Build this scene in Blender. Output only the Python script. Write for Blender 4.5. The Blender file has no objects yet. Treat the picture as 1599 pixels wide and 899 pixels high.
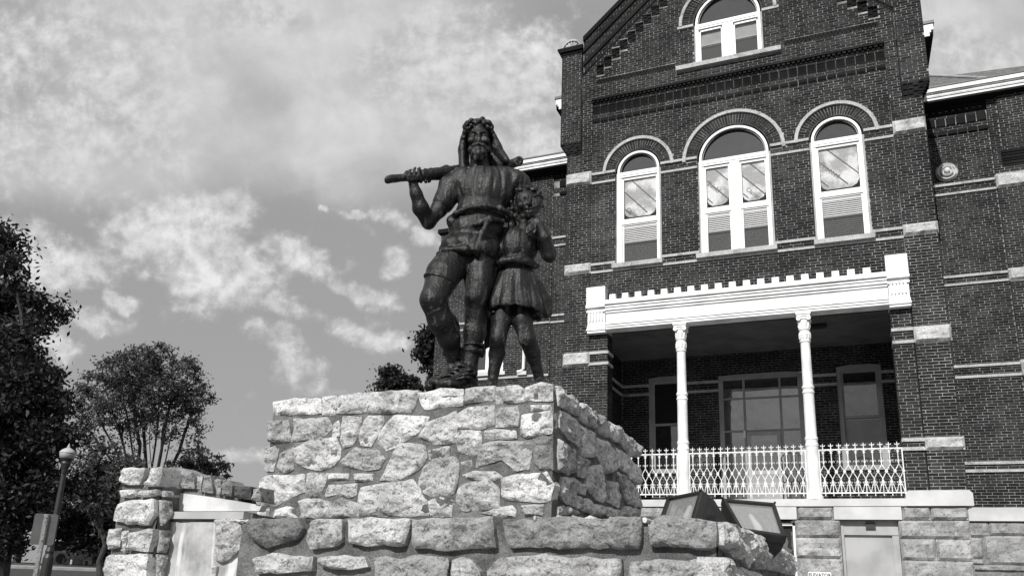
import bpy, bmesh, math, random
import numpy as np
from mathutils import Vector, Matrix, noise, geometry
random.seed(7); rng = np.random.default_rng(7)
SC = bpy.context.scene
COL = SC.collection
# ------------------------------------------------------------ camera
CX, CY, FOC = 799.5, 552.6, 1277.75
CM = np.array([[0.92194443, 0.38569528, 0.035463], [0.07291901, -0.26276255, 0.96210117], [-0.38039623, 0.88441788, 0.27037699]])
EYE = np.array([0, 0, 1.6])
cd = bpy.data.cameras.new('camera'); cam = bpy.data.objects.new('camera', cd); COL.objects.link(cam)
cd.sensor_fit = 'HORIZONTAL'; cd.sensor_width = 36; cd.lens = FOC / 1599 * 36; cd.shift_y = (CY - 449.5) / 1599
cd.clip_start = 0.05; cd.clip_end = 3000
cam.matrix_world = Matrix(((CM[0][0], CM[1][0], -CM[2][0], 0), (CM[0][1], CM[1][1], -CM[2][1], 0), (CM[0][2], CM[1][2], -CM[2][2], 1.6), (0, 0, 0, 1)))
SC.camera = cam
# ------------------------------------------------------------ light
SUN_EL, SUN_AZ = math.radians(34), math.radians(4)      # azimuth to the left of the facade normal, in front of it
sun_dir = Vector((-math.sin(SUN_AZ) * math.cos(SUN_EL), -math.cos(SUN_AZ) * math.cos(SUN_EL), math.sin(SUN_EL)))
sl = bpy.data.lights.new('sun', 'SUN'); sl.energy = 4.6; sl.angle = math.radians(0.6); sl.color = (1, 0.99, 0.975)
so = bpy.data.objects.new('sun', sl); COL.objects.link(so); so.rotation_euler = sun_dir.to_track_quat('Z', 'Y').to_euler(); so.location = (0, 0, 30)
SC.view_settings.view_transform = 'Standard'; SC.view_settings.look = 'None'; SC.view_settings.exposure = 0.0; SC.view_settings.gamma = 1

def ray(px, py):
    return np.array([(px - CX) / FOC, -(py - CY) / FOC, 1.0]) @ CM

# ------------------------------------------------------------ node helpers
class NT:
    def __init__(s, tree): s.t = tree; s.n = tree.nodes; s.l = tree.links
    def new(s, kind, **kw):
        nd = s.n.new(kind)
        for k, v in kw.items():
            if k.startswith('i_'):
                key = k[2:]; key = int(key) if key.isdigit() else key.replace('_', ' ')
                s.put(nd, key, v)
            else: setattr(nd, k, v)
        return nd
    def put(s, nd, key, v):
        if hasattr(v, 'is_output'): s.l.new(v, nd.inputs[key])
        else: nd.inputs[key].default_value = v
    def math(s, op, a, b=None, c=None, clamp=False):
        nd = s.n.new('ShaderNodeMath'); nd.operation = op; nd.use_clamp = clamp
        for i, v in enumerate((a, b, c)):
            if v is not None: s.put(nd, i, v)
        return nd.outputs[0]
    def ramp(s, fac, a, b, lo=0.0, hi=1.0, smooth=True):
        nd = s.n.new('ShaderNodeMapRange'); nd.clamp = True
        if smooth: nd.interpolation_type = 'SMOOTHSTEP'
        for i, v in enumerate((fac, a, b, lo, hi)): s.put(nd, i, v)
        return nd.outputs[0]
    def noise(s, vec, scale, detail=4, rough=0.55, dist=0.0):
        nd = s.n.new('ShaderNodeTexNoise'); s.put(nd, 'Scale', scale); s.put(nd, 'Detail', detail); s.put(nd, 'Roughness', rough); s.put(nd, 'Distortion', dist)
        if vec is not None: s.l.new(vec, nd.inputs['Vector'])
        return nd.outputs[0]
    def mixv(s, f, a, b):
        return s.math('ADD', s.math('MULTIPLY', a, s.math('SUBTRACT', 1.0, f)), s.math('MULTIPLY', b, f))
    def grey(s, v):
        nd = s.n.new('ShaderNodeCombineColor')
        for i in range(3): s.put(nd, i, v)
        return nd.outputs[0]
    def mapping(s, vec, scale=(1, 1, 1), rot=(0, 0, 0), loc=(0, 0, 0)):
        nd = s.n.new('ShaderNodeMapping'); nd.inputs['Scale'].default_value = scale; nd.inputs['Rotation'].default_value = rot; nd.inputs['Location'].default_value = loc
        s.l.new(vec, nd.inputs['Vector']); return nd.outputs[0]

def newmat(name):
    m = bpy.data.materials.new(name); m.use_nodes = True; t = NT(m.node_tree)
    b = m.node_tree.nodes['Principled BSDF']
    g = t.new('ShaderNodeNewGeometry'); 
    return m, t, b, g.outputs['Position']

def setcol(t, b, v, rough=0.8, spec=0.3, metal=0.0):
    t.put(b, 'Base Color', t.grey(v)); t.put(b, 'Roughness', rough); t.put(b, 'Specular IOR Level', spec); t.put(b, 'Metallic', metal)

def bump(t, b, h, strength=0.5, dist=0.01):
    nd = t.n.new('ShaderNodeBump'); nd.inputs['Strength'].default_value = strength; nd.inputs['Distance'].default_value = dist
    t.l.new(h, nd.inputs['Height']); t.l.new(nd.outputs[0], b.inputs['Normal'])

MAT = {}
def plain(name, v, rough=0.7, var=0.12, scale=6.0, spec=0.3, metal=0.0, bmp=0.0, bscale=60.0):
    m, t, b, pos = newmat(name)
    n = t.noise(pos, scale, 5)
    col = t.math('MULTIPLY', t.ramp(n, 0.3, 0.7, 1 - var, 1 + var), v)
    setcol(t, b, col, rough, spec, metal)
    if bmp: bump(t, b, t.noise(pos, bscale, 4), bmp)
    MAT[name] = m; return m

# brick: tone carried by a face attribute (loose bricks: by object random)
def brickmat(name, base, use_attr=True):
    m, t, b, pos = newmat(name)
    if use_attr:
        a = t.new('ShaderNodeAttribute', attribute_name='tone'); r = a.outputs['Fac']
    else:
        a = t.new('ShaderNodeObjectInfo'); r = a.outputs['Random']
    col = t.math('MULTIPLY', t.ramp(r, 0.0, 1.0, 0.55, 1.5, False), base)
    big = t.math('MULTIPLY', t.ramp(t.noise(pos, 0.7, 4), 0.3, 0.7, 0.7, 1.3), t.ramp(t.noise(t.mapping(pos, (1.6, 1.6, 0.25)), 1.0, 4), 0.4, 0.65, 0.85, 1.25))
    fine = t.ramp(t.noise(pos, 45, 3), 0.3, 0.75, 0.75, 1.45)
    col = t.math('MULTIPLY', t.math('MULTIPLY', col, big), fine)
    setcol(t, b, col, 0.9, 0.15)
    bump(t, b, t.noise(pos, 90, 3), 0.4, 0.004)
    MAT[name] = m; return m
brickmat('brick_face', 0.021); brickmat('brick_loose', 0.021, False); brickmat('brick_dark', 0.011)
def mortarmat():
    m, t, b, pos = newmat('mortar')
    n = t.noise(pos, 3.0, 5); f = t.noise(pos, 40, 3)
    col = t.math('MULTIPLY', t.ramp(n, 0.35, 0.7, 0.15, 0.36), t.ramp(f, 0.3, 0.7, 0.7, 1.2))
    setcol(t, b, col, 0.95, 0.1); MAT['mortar'] = m
mortarmat()
def stonemat(name, lo, hi, pit=0.35, attr=False, streak=False, sc=1.0):
    m, t, b, pos = newmat(name)
    n1 = t.noise(pos, 5 * sc, 6, 0.6); n2 = t.noise(pos, 28 * sc, 6, 0.7); n3 = t.noise(pos, 90 * sc, 5, 0.65, 0.5)
    col = t.ramp(n1, 0.3, 0.7, lo, hi)
    if attr:
        oi = t.new('ShaderNodeObjectInfo'); sep = t.new('ShaderNodeSeparateColor', i_0=oi.outputs['Color'])
        col = t.math('MULTIPLY', col, sep.outputs[0])
    pits = t.ramp(n2, 0.36, 0.46, pit * 0.8, 1.0)
    vor = t.new('ShaderNodeTexVoronoi', feature='DISTANCE_TO_EDGE', i_Scale=14.0 * sc)
    t.l.new(t.mapping(pos, (1, 1, 1.6)), vor.inputs['Vector'])
    fine = t.ramp(n3, 0.35, 0.65, 0.74, 1.18)
    col = t.math('MULTIPLY', t.math('MULTIPLY', col, pits), fine)
    # lichen patches
    lich = t.ramp(t.noise(pos, 2.2 * sc, 7, 0.7, 0.3), 0.52, 0.66, 1.0, 0.55)
    col = t.math('MULTIPLY', col, lich)
    if streak:
        st = t.noise(t.mapping(pos, (9, 9, 0.9)), 1.0, 4); col = t.math('MULTIPLY', col, t.ramp(st, 0.35, 0.65, 0.75, 1.25))
    setcol(t, b, col, 0.9, 0.2)
    h = t.math('ADD', t.math('MULTIPLY', n2, 1.0), t.math('MULTIPLY', n3, 0.45))
    bump(t, b, h, 1.0, 0.016)
    MAT[name] = m; return m
stonemat('rubble_stone', 0.40, 0.66, 0.5, True)
stonemat('trim_stone', 0.40, 0.50, 0.75, False, False, 0.8)
stonemat('basement_stone', 0.24, 0.42, 0.6, True, False, 0.7)
stonemat('quoin_stone', 0.42, 0.58, 0.7, False, False, 0.8)
m, t, b, pos = newmat('pedestal_mortar')
col = t.math('MULTIPLY', t.ramp(t.noise(pos, 4, 6, 0.6), 0.3, 0.7, 0.09, 0.24), t.ramp(t.noise(pos, 120, 4, 0.7), 0.3, 0.7, 0.6, 1.4))
setcol(t, b, col, 0.97, 0.1); bump(t, b, t.math('ADD', t.noise(pos, 30, 5, 0.7), t.noise(pos, 150, 4, 0.7)), 1.0, 0.012); MAT['pedestal_mortar'] = m
plain('white_paint', 0.74, 0.55, 0.16, 2.4, 0.4)
plain('grey_trim', 0.36, 0.6, 0.15, 3)
plain('ledge_stone', 0.52, 0.8, 0.14, 1.6, bmp=0.2)
plain('iron_white', 0.72, 0.5, 0.2, 8)
plain('iron_black', 0.02, 0.45, 0.3, 8, 0.5)
plain('lamp_black', 0.016, 0.5, 0.3, 10, 0.5)
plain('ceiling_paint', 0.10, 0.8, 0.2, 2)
plain('door_paint', 0.30, 0.6, 0.15, 2)
plain('blind_white', 0.72, 0.6, 0.05, 3)
plain('shade_cloth', 0.34, 0.8, 0.18, 1.5)
plain('board_print', 0.10, 0.8, 0.1, 5)
plain('concrete', 0.5, 0.9, 0.25, 4, bmp=0.3)
plain('galvanised', 0.30, 0.5, 0.35, 30, 0.5, 0.3)
plain('sign_back', 0.12, 0.55, 0.1, 4, 0.4, 0.2)
plain('sign_white', 0.75, 0.5, 0.03, 4)
plain('vent_metal', 0.5, 0.5, 0.2, 9, 0.5)
plain('cap_metal', 0.42, 0.5, 0.1, 9)
plain('frosted', 0.36, 0.35, 0.05, 4)
plain('bark', 0.045, 0.9, 0.4, 12, bmp=0.5, bscale=30)
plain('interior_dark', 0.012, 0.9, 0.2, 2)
plain('fence_wood', 0.22, 0.8, 0.3, 6)
plain('house_wall', 0.025, 0.9, 0.3, 2)
plain('asphalt', 0.05, 0.95, 0.2, 3, bmp=0.2)
plain('fill_paving', 0.26, 0.9, 0.2, 2, bmp=0.2)
plain('kerb', 0.30, 0.9, 0.15, 3)
plain('window_white', 0.76, 0.45, 0.04, 3)
# sheathing board with printed speckle
m, t, b, pos = newmat('sheathing')
col = t.math('MULTIPLY', t.ramp(t.noise(pos, 2.3, 3), 0.42, 0.62, 0.40, 0.80), t.ramp(t.noise(pos, 60, 4, 0.7), 0.3, 0.7, 0.8, 1.15))
setcol(t, b, col, 0.7, 0.3); MAT['sheathing'] = m
def glassmat(name, base, rough, refl, see=0.0):
    m, t, b, pos = newmat(name)
    wob = t.noise(pos, 1.4, 2)
    setcol(t, b, base, 0.9, 0.0)
    gl = t.new('ShaderNodeBsdfGlossy'); gl.inputs['Roughness'].default_value = 0.0; gl.inputs['Color'].default_value = (0.8, 0.8, 0.8, 1)
    bp = t.n.new('ShaderNodeBump'); bp.inputs['Strength'].default_value = 0.08; bp.inputs['Distance'].default_value = 0.02
    t.l.new(wob, bp.inputs['Height']); t.l.new(bp.outputs[0], gl.inputs['Normal'])
    mx = t.new('ShaderNodeMixShader'); mx.inputs[0].default_value = refl
    src = b.outputs[0]
    if see > 0:
        tr = t.new('ShaderNodeBsdfTransparent'); mt = t.new('ShaderNodeMixShader'); mt.inputs[0].default_value = see
        t.l.new(b.outputs[0], mt.inputs[1]); t.l.new(tr.outputs[0], mt.inputs[2]); src = mt.outputs[0]
    t.l.new(src, mx.inputs[1]); t.l.new(gl.outputs[0], mx.inputs[2])
    out = [n for n in m.node_tree.nodes if n.type == 'OUTPUT_MATERIAL'][0]
    t.l.new(mx.outputs[0], out.inputs['Surface']); MAT[name] = m
glassmat('glass_dark', 0.02, 0.2, 0.16)
glassmat('glass_clear', 0.02, 0.2, 0.04, 0.94)
glassmat('glass_door', 0.04, 0.2, 0.26)
glassmat('insect_screen', 0.07, 0.6, 0.02, 0.60)
glassmat('flood_glass', 0.55, 0.25, 0.28, 0.65)
# bronze: dark with pale vertical streaks, weathering and painted highlights together, and spots
m, t, b, pos = newmat('bronze')
st = t.noise(t.mapping(pos, (16, 16, 1.6)), 1.0, 5, 0.6); sp = t.noise(pos, 13, 4, 0.6, 0.4); bg = t.noise(pos, 3, 4)
col = t.ramp(bg, 0.35, 0.65, 0.004, 0.011)
col = t.mixv(t.ramp(st, 0.56, 0.70, 0.0, 0.9), col, 0.10)
col = t.mixv(t.ramp(sp, 0.63, 0.68, 0.0, 0.6), col, 0.12)
setcol(t, b, col, t.ramp(st, 0.4, 0.7, 0.38, 0.7), 0.45, 0.1)
bump(t, b, t.math('ADD', t.noise(pos, 40, 5, 0.6), t.math('MULTIPLY', st, 0.9)), 0.7, 0.014); MAT['bronze'] = m
# leaves
def leafmat(name, v, trans=0.25):
    m, t, b, pos = newmat(name)
    a = t.new('ShaderNodeAttribute', attribute_name='tone')
    col = t.math('MULTIPLY', t.ramp(a.outputs['Fac'], 0, 1, 0.5, 1.6, False), v)
    setcol(t, b, col, 0.55, 0.35)
    tr = t.new('ShaderNodeBsdfTranslucent'); t.put(tr, 'Color', t.grey(t.math('MULTIPLY', col, 1.3)))
    mx = t.new('ShaderNodeMixShader'); mx.inputs[0].default_value = trans
    t.l.new(b.outputs[0], mx.inputs[1]); t.l.new(tr.outputs[0], mx.inputs[2])
    out = [n for n in m.node_tree.nodes if n.type == 'OUTPUT_MATERIAL'][0]
    t.l.new(mx.outputs[0], out.inputs['Surface']); MAT[name] = m
leafmat('leaf_dark', 0.021); leafmat('leaf_mid', 0.055); leafmat('leaf_spring', 0.07)
m, t, b, pos = newmat('grass')
setcol(t, b, t.math('MULTIPLY', t.ramp(t.noise(pos, 0.25, 5), 0.3, 0.7, 0.05, 0.11), t.ramp(t.noise(pos, 8, 5), 0.3, 0.7, 0.6, 1.4)), 0.95, 0.1)
bump(t, b, t.noise(pos, 20, 5), 0.8, 0.05); MAT['grass'] = m
m, t, b, pos = newmat('shingle')
brk = t.new('ShaderNodeTexBrick'); t.l.new(t.mapping(pos, (1, 1, 1)), brk.inputs['Vector'])
setcol(t, b, t.math('MULTIPLY', t.ramp(t.noise(pos, 9, 4), 0.3, 0.7, 0.6, 1.4), 0.13), 0.9, 0.1); MAT['shingle'] = m
# weathered cement panel with pale run marks
m, t, b, pos = newmat('stained_cement')
st = t.noise(t.mapping(pos, (7, 7, 0.7)), 1.0, 4, 0.55, 0.6); pa = t.noise(pos, 5, 6, 0.65)
col = t.mixv(t.ramp(st, 0.50, 0.62, 0, 0.8), t.ramp(pa, 0.3, 0.7, 0.22, 0.44), 0.66)
setcol(t, b, col, 0.9, 0.2); bump(t, b, pa, 0.6, 0.01); MAT['stained_cement'] = m

# ------------------------------------------------------------ sky: Nishita sky with clouds mixed in
W = bpy.data.worlds.new('World'); SC.world = W; W.use_nodes = True; t = NT(W.node_tree)
bgn = W.node_tree.nodes['Background']
sky = t.new('ShaderNodeTexSky'); sky.sky_type = 'NISHITA'; sky.sun_disc = False; sky.sun_elevation = SUN_EL
sky.sun_rotation = math.atan2(sun_dir.x, sun_dir.y) % (2 * math.pi)
sky.air_density = 1.0; sky.dust_density = 1.5
bw = t.new('ShaderNodeRGBToBW'); t.l.new(sky.outputs[0], bw.inputs[0])
tc = t.new('ShaderNodeTexCoord'); D = tc.outputs['Generated']
sep = t.new('ShaderNodeSeparateXYZ', i_0=D)
zz = t.math('MAXIMUM', sep.outputs[2], 0.03); zp = t.math('ADD', zz, 0.16)
flat = t.new('ShaderNodeCombineXYZ', i_0=t.math('DIVIDE', sep.outputs[0], zp), i_1=t.math('DIVIDE', sep.outputs[1], zp), i_2=0.0).outputs[0]
def dotp(v):
    nd = t.new('ShaderNodeVectorMath', operation='DOT_PRODUCT'); t.l.new(D, nd.inputs[0]); nd.inputs[1].default_value = tuple(v); return nd.outputs['Value']
# sky directions projected to camera image pixels, in hundreds, to place the clouds
fw = dotp(CM[2]); fwc = t.math('MAXIMUM', fw, 0.12)
uu = t.math('MULTIPLY_ADD', t.math('DIVIDE', dotp(CM[0]), fwc), FOC / 100, CX / 100)
vv = t.math('MULTIPLY_ADD', t.math('DIVIDE', dotp(CM[1]), fwc), -FOC / 100, CY / 100)
UV = t.new('ShaderNodeCombineXYZ', i_0=uu, i_1=vv, i_2=0.0).outputs[0]
wp = t.new('ShaderNodeTexNoise', i_Scale=0.9, i_Detail=6.0, i_Roughness=0.6); t.l.new(UV, wp.inputs['Vector'])
ws = t.new('ShaderNodeVectorMath', operation='SUBTRACT'); t.l.new(wp.outputs['Color'], ws.inputs[0]); ws.inputs[1].default_value = (0.5, 0.5, 0.5)
wc = t.new('ShaderNodeVectorMath', operation='SCALE'); t.l.new(ws.outputs[0], wc.inputs[0]); wc.inputs['Scale'].default_value = 0.85
wa = t.new('ShaderNodeVectorMath', operation='ADD'); t.l.new(UV, wa.inputs[0]); t.l.new(wc.outputs[0], wa.inputs[1]); UW = wa.outputs[0]
def heap(cx, cy, rx, ry, rot, w):
    mp = t.n.new('ShaderNodeMapping'); mp.vector_type = 'TEXTURE'; mp.inputs['Location'].default_value = (cx / 100, cy / 100, 0); mp.inputs['Rotation'].default_value = (0, 0, math.radians(rot)); mp.inputs['Scale'].default_value = (rx / 100, ry / 100, 1)
    t.l.new(UW, mp.inputs['Vector']); ln = t.new('ShaderNodeVectorMath', operation='LENGTH'); t.l.new(mp.outputs[0], ln.inputs[0])
    return t.ramp(ln.outputs['Value'], 1.35, 0.15, 0.0, w)
def total(lst):
    acc = None
    for h in lst: v = heap(*h); acc = v if acc is None else t.math('ADD', acc, v)
    return acc
CUM = [(300, 385, 140, 75, 20, 1.1), (350, 325, 70, 40, 10, .6), (300, 455, 75, 45, 20, .7), (483, 407, 75, 26, 35, .8), (572, 458, 60, 20, 15, .75), (441, 478, 50, 20, 30, .6), (530, 515, 70, 22, 20, .4), (614, 532, 36, 20, 10, .75),
 (607, 405, 27, 30, 20, .8), (614, 340, 42, 17, 20, .75), (514, 324, 9, 9, 0, .9), (552, 328, 26, 9, 5, .8), (665, 372, 30, 18, 0, .6), (90, 407, 100, 44, 15, 1.0), (20, 390, 60, 60, 0, .6), (190, 472, 30, 14, 5, 1.0), (120, 500, 80, 24, 8, .95), (90, 540, 50, 24, 15, .7),
 (420, 520, 60, 26, 20, .35), (480, 585, 60, 45, 30, .4), (720, 75, 150, 85, 0, .75), (830, 190, 90, 70, 0, .6), (415, 25, 110, 40, 0, .6), (110, 70, 260, 130, 0, .55), (60, 240, 220, 80, 5, .5), (220, 190, 110, 80, 20, .4), (600, 130, 130, 80, 0, .4), (760, 190, 140, 60, 0, .4), (1520, 95, 110, 60, 0, .9), (1450, 40, 60, 40, 0, .4), (380, 705, 80, 14, 0, .5), (860, 80, 60, 60, 0, .4)]
VEIL = [(380, 60, 420, 260, 0, 1.1), (405, 170, 95, 100, 20, -.55), (330, 60, 60, 60, 0, -.3), (1175, 30, 60, 60, 0, -.2), (80, 260, 260, 90, 8, .7), (700, 180, 260, 150, 0, .7), (430, 235, 200, 60, 30, .4), (1500, 60, 200, 200, 0, 1.0), (1000, -200, 900, 200, 0, 1.0)]
fbm = t.noise(UV, 1.25, 9, 0.6, 0.2); fin = t.noise(UV, 4.5, 7, 0.6); big = t.noise(flat, 1.7, 8, 0.6)
inv = t.ramp(fw, 0.72, 0.84, 0.0, 1.0)                  # sky around the camera view, where clouds are placed by image pixels
far = t.math('MULTIPLY', t.math('SUBTRACT', 1.0, inv), 0.45)
nz_ = t.math('ADD', t.math('MULTIPLY', t.math('SUBTRACT', fbm, 0.5), 1.35), t.math('MULTIPLY', t.math('SUBTRACT', fin, 0.5), 0.55))
nz_ = t.math('MULTIPLY', nz_, t.ramp(total(VEIL), 0.3, 1.1, 1.0, 0.26))
cfield = t.math('ADD', t.math('ADD', t.math('MULTIPLY', total(CUM), inv), far), t.mixv(inv, t.math('MULTIPLY', t.math('SUBTRACT', big, 0.5), 2.4), nz_))
cmask = t.ramp(cfield, 0.06, 0.66)
veil = t.math('ADD', t.math('MULTIPLY', t.ramp(total(VEIL), 0.1, 1.1), inv), far); veil = t.math('MULTIPLY', veil, t.ramp(fbm, 0.25, 0.75, 0.75, 1.15))
SKY_STR = 0.10
clear = t.math('ADD', t.math('MULTIPLY', bw.outputs[0], 0.2), 3.1)
clear = t.math('ADD', clear, t.math('MULTIPLY', veil, 3.0))
shade = t.math('ADD', t.ramp(t.math('ADD', t.math('MULTIPLY', fbm, 0.5), t.math('MULTIPLY', fin, 0.5)), 0.38, 0.62, 5.1, 6.8), t.ramp(cfield, 0.6, 1.6, 0.0, 1.3))
up = t.new('ShaderNodeVectorMath', operation='ADD'); t.l.new(UV, up.inputs[0]); up.inputs[1].default_value = (0.05, -0.16, 0)   # towards the sun
rel = t.math('SUBTRACT', fbm, t.noise(up.outputs[0], 1.25, 9, 0.6, 0.2))
shade = t.math('ADD', shade, t.math('MULTIPLY', t.math('MULTIPLY', rel, inv), t.ramp(total(VEIL), 0.3, 1.1, 7.5, 2.5))); shade = t.math('MINIMUM', t.math('MAXIMUM', shade, 3.6), 8.4)
clear = t.math('ADD', clear, t.math('MULTIPLY', t.math('MULTIPLY', rel, veil), 1.0))
skyv = t.mixv(cmask, clear, shade)
t.l.new(t.grey(skyv), bgn.inputs['Color']); bgn.inputs['Strength'].default_value = SKY_STR

# ------------------------------------------------------------ object helpers
SCL = 0.91                      # the building is laid out in units read off image coordinates; this brings it to metres
def U(p): return (p[0] * SCL, p[1] * SCL, 1.6 + (p[2] - 1.6) * SCL)
def tag(o, label=None, cat=None, group=None, kind=None):
    if label: o['label'] = label
    if cat: o['category'] = cat
    if group: o['group'] = group
    if kind: o['kind'] = kind
    return o
def thing(name, loc, label, cat, group=None):
    o = bpy.data.objects.new(name, None); COL.objects.link(o); o.location = loc; o.empty_display_size = 0.2
    return tag(o, label, cat, group)
WORLD = {}
def wloc(o):
    return WORLD.get(o.name, Vector(o.location)) if o else Vector((0, 0, 0))
def link(name, me, parent, origin):
    o = bpy.data.objects.new(name, me); COL.objects.link(o)
    if parent: o.parent = parent
    o.location = Vector(origin) - wloc(parent); WORLD[o.name] = Vector(origin)
    return o
class MB:
    def __init__(s, u=False): s.v = []; s.f = []; s.u = u; s.tone = []
    def add(s, vs, fs, tone=None):
        k = len(s.v); s.v.extend(vs); s.f.extend([tuple(i + k for i in f) for f in fs])
        s.tone.extend([random.random() if tone is None else tone] * len(fs)); return s
    def box(s, x0, x1, y0, y1, z0, z1):
        vs = [(x, y, z) for z in (z0, z1) for y in (y0, y1) for x in (x0, x1)]
        return s.add(vs, [(0, 2, 3, 1), (4, 5, 7, 6), (0, 1, 5, 4), (2, 6, 7, 3), (0, 4, 6, 2), (1, 3, 7, 5)])
    def prism(s, poly, y0, y1):           # polygon in x,z pushed along y
        n = len(poly); vs = [(x, y0, z) for x, z in poly] + [(x, y1, z) for x, z in poly]
        fs = [tuple(range(n)), tuple(range(2 * n - 1, n - 1, -1))] + [(i, i + n, (i + 1) % n + n, (i + 1) % n) for i in range(n)]
        return s.add(vs, fs)
    def prismx(s, poly, x0, x1):          # polygon in y,z pushed along x
        n = len(poly); vs = [(x0, y, z) for y, z in poly] + [(x1, y, z) for y, z in poly]
        fs = [tuple(range(n)), tuple(range(2 * n - 1, n - 1, -1))] + [(i, i + n, (i + 1) % n + n, (i + 1) % n) for i in range(n)]
        return s.add(vs, fs)
    def ring(s, cx, cz, r0, r1, y0, y1, a0=0.0, a1=math.pi, n=40):
        vs = []
        for i in range(n + 1):
            a = a0 + (a1 - a0) * i / n; c, q = math.cos(a), math.sin(a)
            vs += [(cx + r0 * c, y0, cz + r0 * q), (cx + r1 * c, y0, cz + r1 * q), (cx + r1 * c, y1, cz + r1 * q), (cx + r0 * c, y1, cz + r0 * q)]
        fs = []
        for i in range(n):
            for j in range(4): fs.append((4 * i + j, 4 * i + (j + 1) % 4, 4 * i + 4 + (j + 1) % 4, 4 * i + 4 + j))
        fs += [(0, 1, 2, 3), (4 * n, 4 * n + 3, 4 * n + 2, 4 * n + 1)]
        return s.add(vs, fs)
    def tube(s, pts, rad, n=6, cap=True):
        pts = [Vector(p) for p in pts]; m = len(pts); rad = rad if hasattr(rad, '__len__') else [rad] * m
        vs = []; prev = None
        for i, p in enumerate(pts):
            d = (pts[min(i + 1, m - 1)] - pts[max(i - 1, 0)])
            if d.length < 1e-9: d = Vector((0, 0, 1))
            d.normalize()
            ref = prev if prev is not None else (Vector((0, 0, 1)) if abs(d.z) < 0.9 else Vector((1, 0, 0)))
            a = ref - d * ref.dot(d)
            if a.length < 1e-6: a = Vector((0, 1, 0)) - d * d.y
            a.normalize(); b_ = d.cross(a); prev = a
            for j in range(n):
                q = 2 * math.pi * j / n; vs.append(tuple(p + (a * math.cos(q) + b_ * math.sin(q)) * rad[i]))
        fs = [(i * n + j, i * n + (j + 1) % n, (i + 1) * n + (j + 1) % n, (i + 1) * n + j) for i in range(m - 1) for j in range(n)]
        if cap: fs += [tuple(range(n - 1, -1, -1)), tuple((m - 1) * n + j for j in range(n))]
        return s.add(vs, fs)
    def lathe(s, cx, cy, prof, n=24):     # profile of (radius, z)
        vs = [(cx + r * math.cos(2 * math.pi * j / n), cy + r * math.sin(2 * math.pi * j / n), z) for r, z in prof for j in range(n)]
        m = len(prof)
        fs = [(i * n + j, i * n + (j + 1) % n, (i + 1) * n + (j + 1) % n, (i + 1) * n + j) for i in range(m - 1) for j in range(n)]
        fs += [tuple(range(n - 1, -1, -1)), tuple((m - 1) * n + j for j in range(n))]
        return s.add(vs, fs)
    def build(s, name, mat, parent=None, smooth=False, origin=None, tone=False):
        vs = [U(p) for p in s.v] if s.u else s.v
        a = np.array(vs, dtype=float)
        if origin is None:
            lo, hi = a.min(0), a.max(0); origin = ((lo[0] + hi[0]) / 2, (lo[1] + hi[1]) / 2, lo[2])
        a = a - np.array(origin)
        me = bpy.data.meshes.new(name); me.from_pydata(a.tolist(), [], s.f)
        me.materials.append(MAT[mat] if isinstance(mat, str) else mat)
        if tone:
            at = me.attributes.new('tone', 'FLOAT', 'FACE'); at.data.foreach_set('value', s.tone)
        if smooth: me.polygons.foreach_set('use_smooth', [True] * len(me.polygons))
        return link(name, me, parent, origin)
def fillsheet(outer, holes, y0, y1, name, mat, parent, conv=U):
    """solid slab in the x,z plane between y0 and y1 with holes cut through it"""
    cu = bpy.data.curves.new('tmp', 'CURVE'); cu.dimensions = '2D'; cu.fill_mode = 'BOTH'; cu.extrude = (y1 - y0) / 2
    for poly in [outer] + holes:
        sp = cu.splines.new('POLY'); sp.points.add(len(poly) - 1); sp.use_cyclic_u = True
        for i, (x, z) in enumerate(poly): sp.points[i].co = (x, z, 0, 1)
    ob = bpy.data.objects.new('tmp', cu); COL.objects.link(ob); dg = bpy.context.evaluated_depsgraph_get()
    me = bpy.data.meshes.new_from_object(ob.evaluated_get(dg)); bpy.data.objects.remove(ob)
    n = len(me.vertices); co = np.empty(n * 3); me.vertices.foreach_get('co', co); co = co.reshape(n, 3)
    w = np.array([conv((c[0], (y0 + y1) / 2 - c[2], c[1])) for c in co]) if n else co
    lo, hi = w.min(0), w.max(0); origin = np.array([(lo[0] + hi[0]) / 2, (lo[1] + hi[1]) / 2, lo[2]])
    me.vertices.foreach_set('co', (w - origin).ravel()); me.materials.clear(); me.materials.append(MAT[mat]); me.name = name
    return link(name, me, parent, origin)
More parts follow.
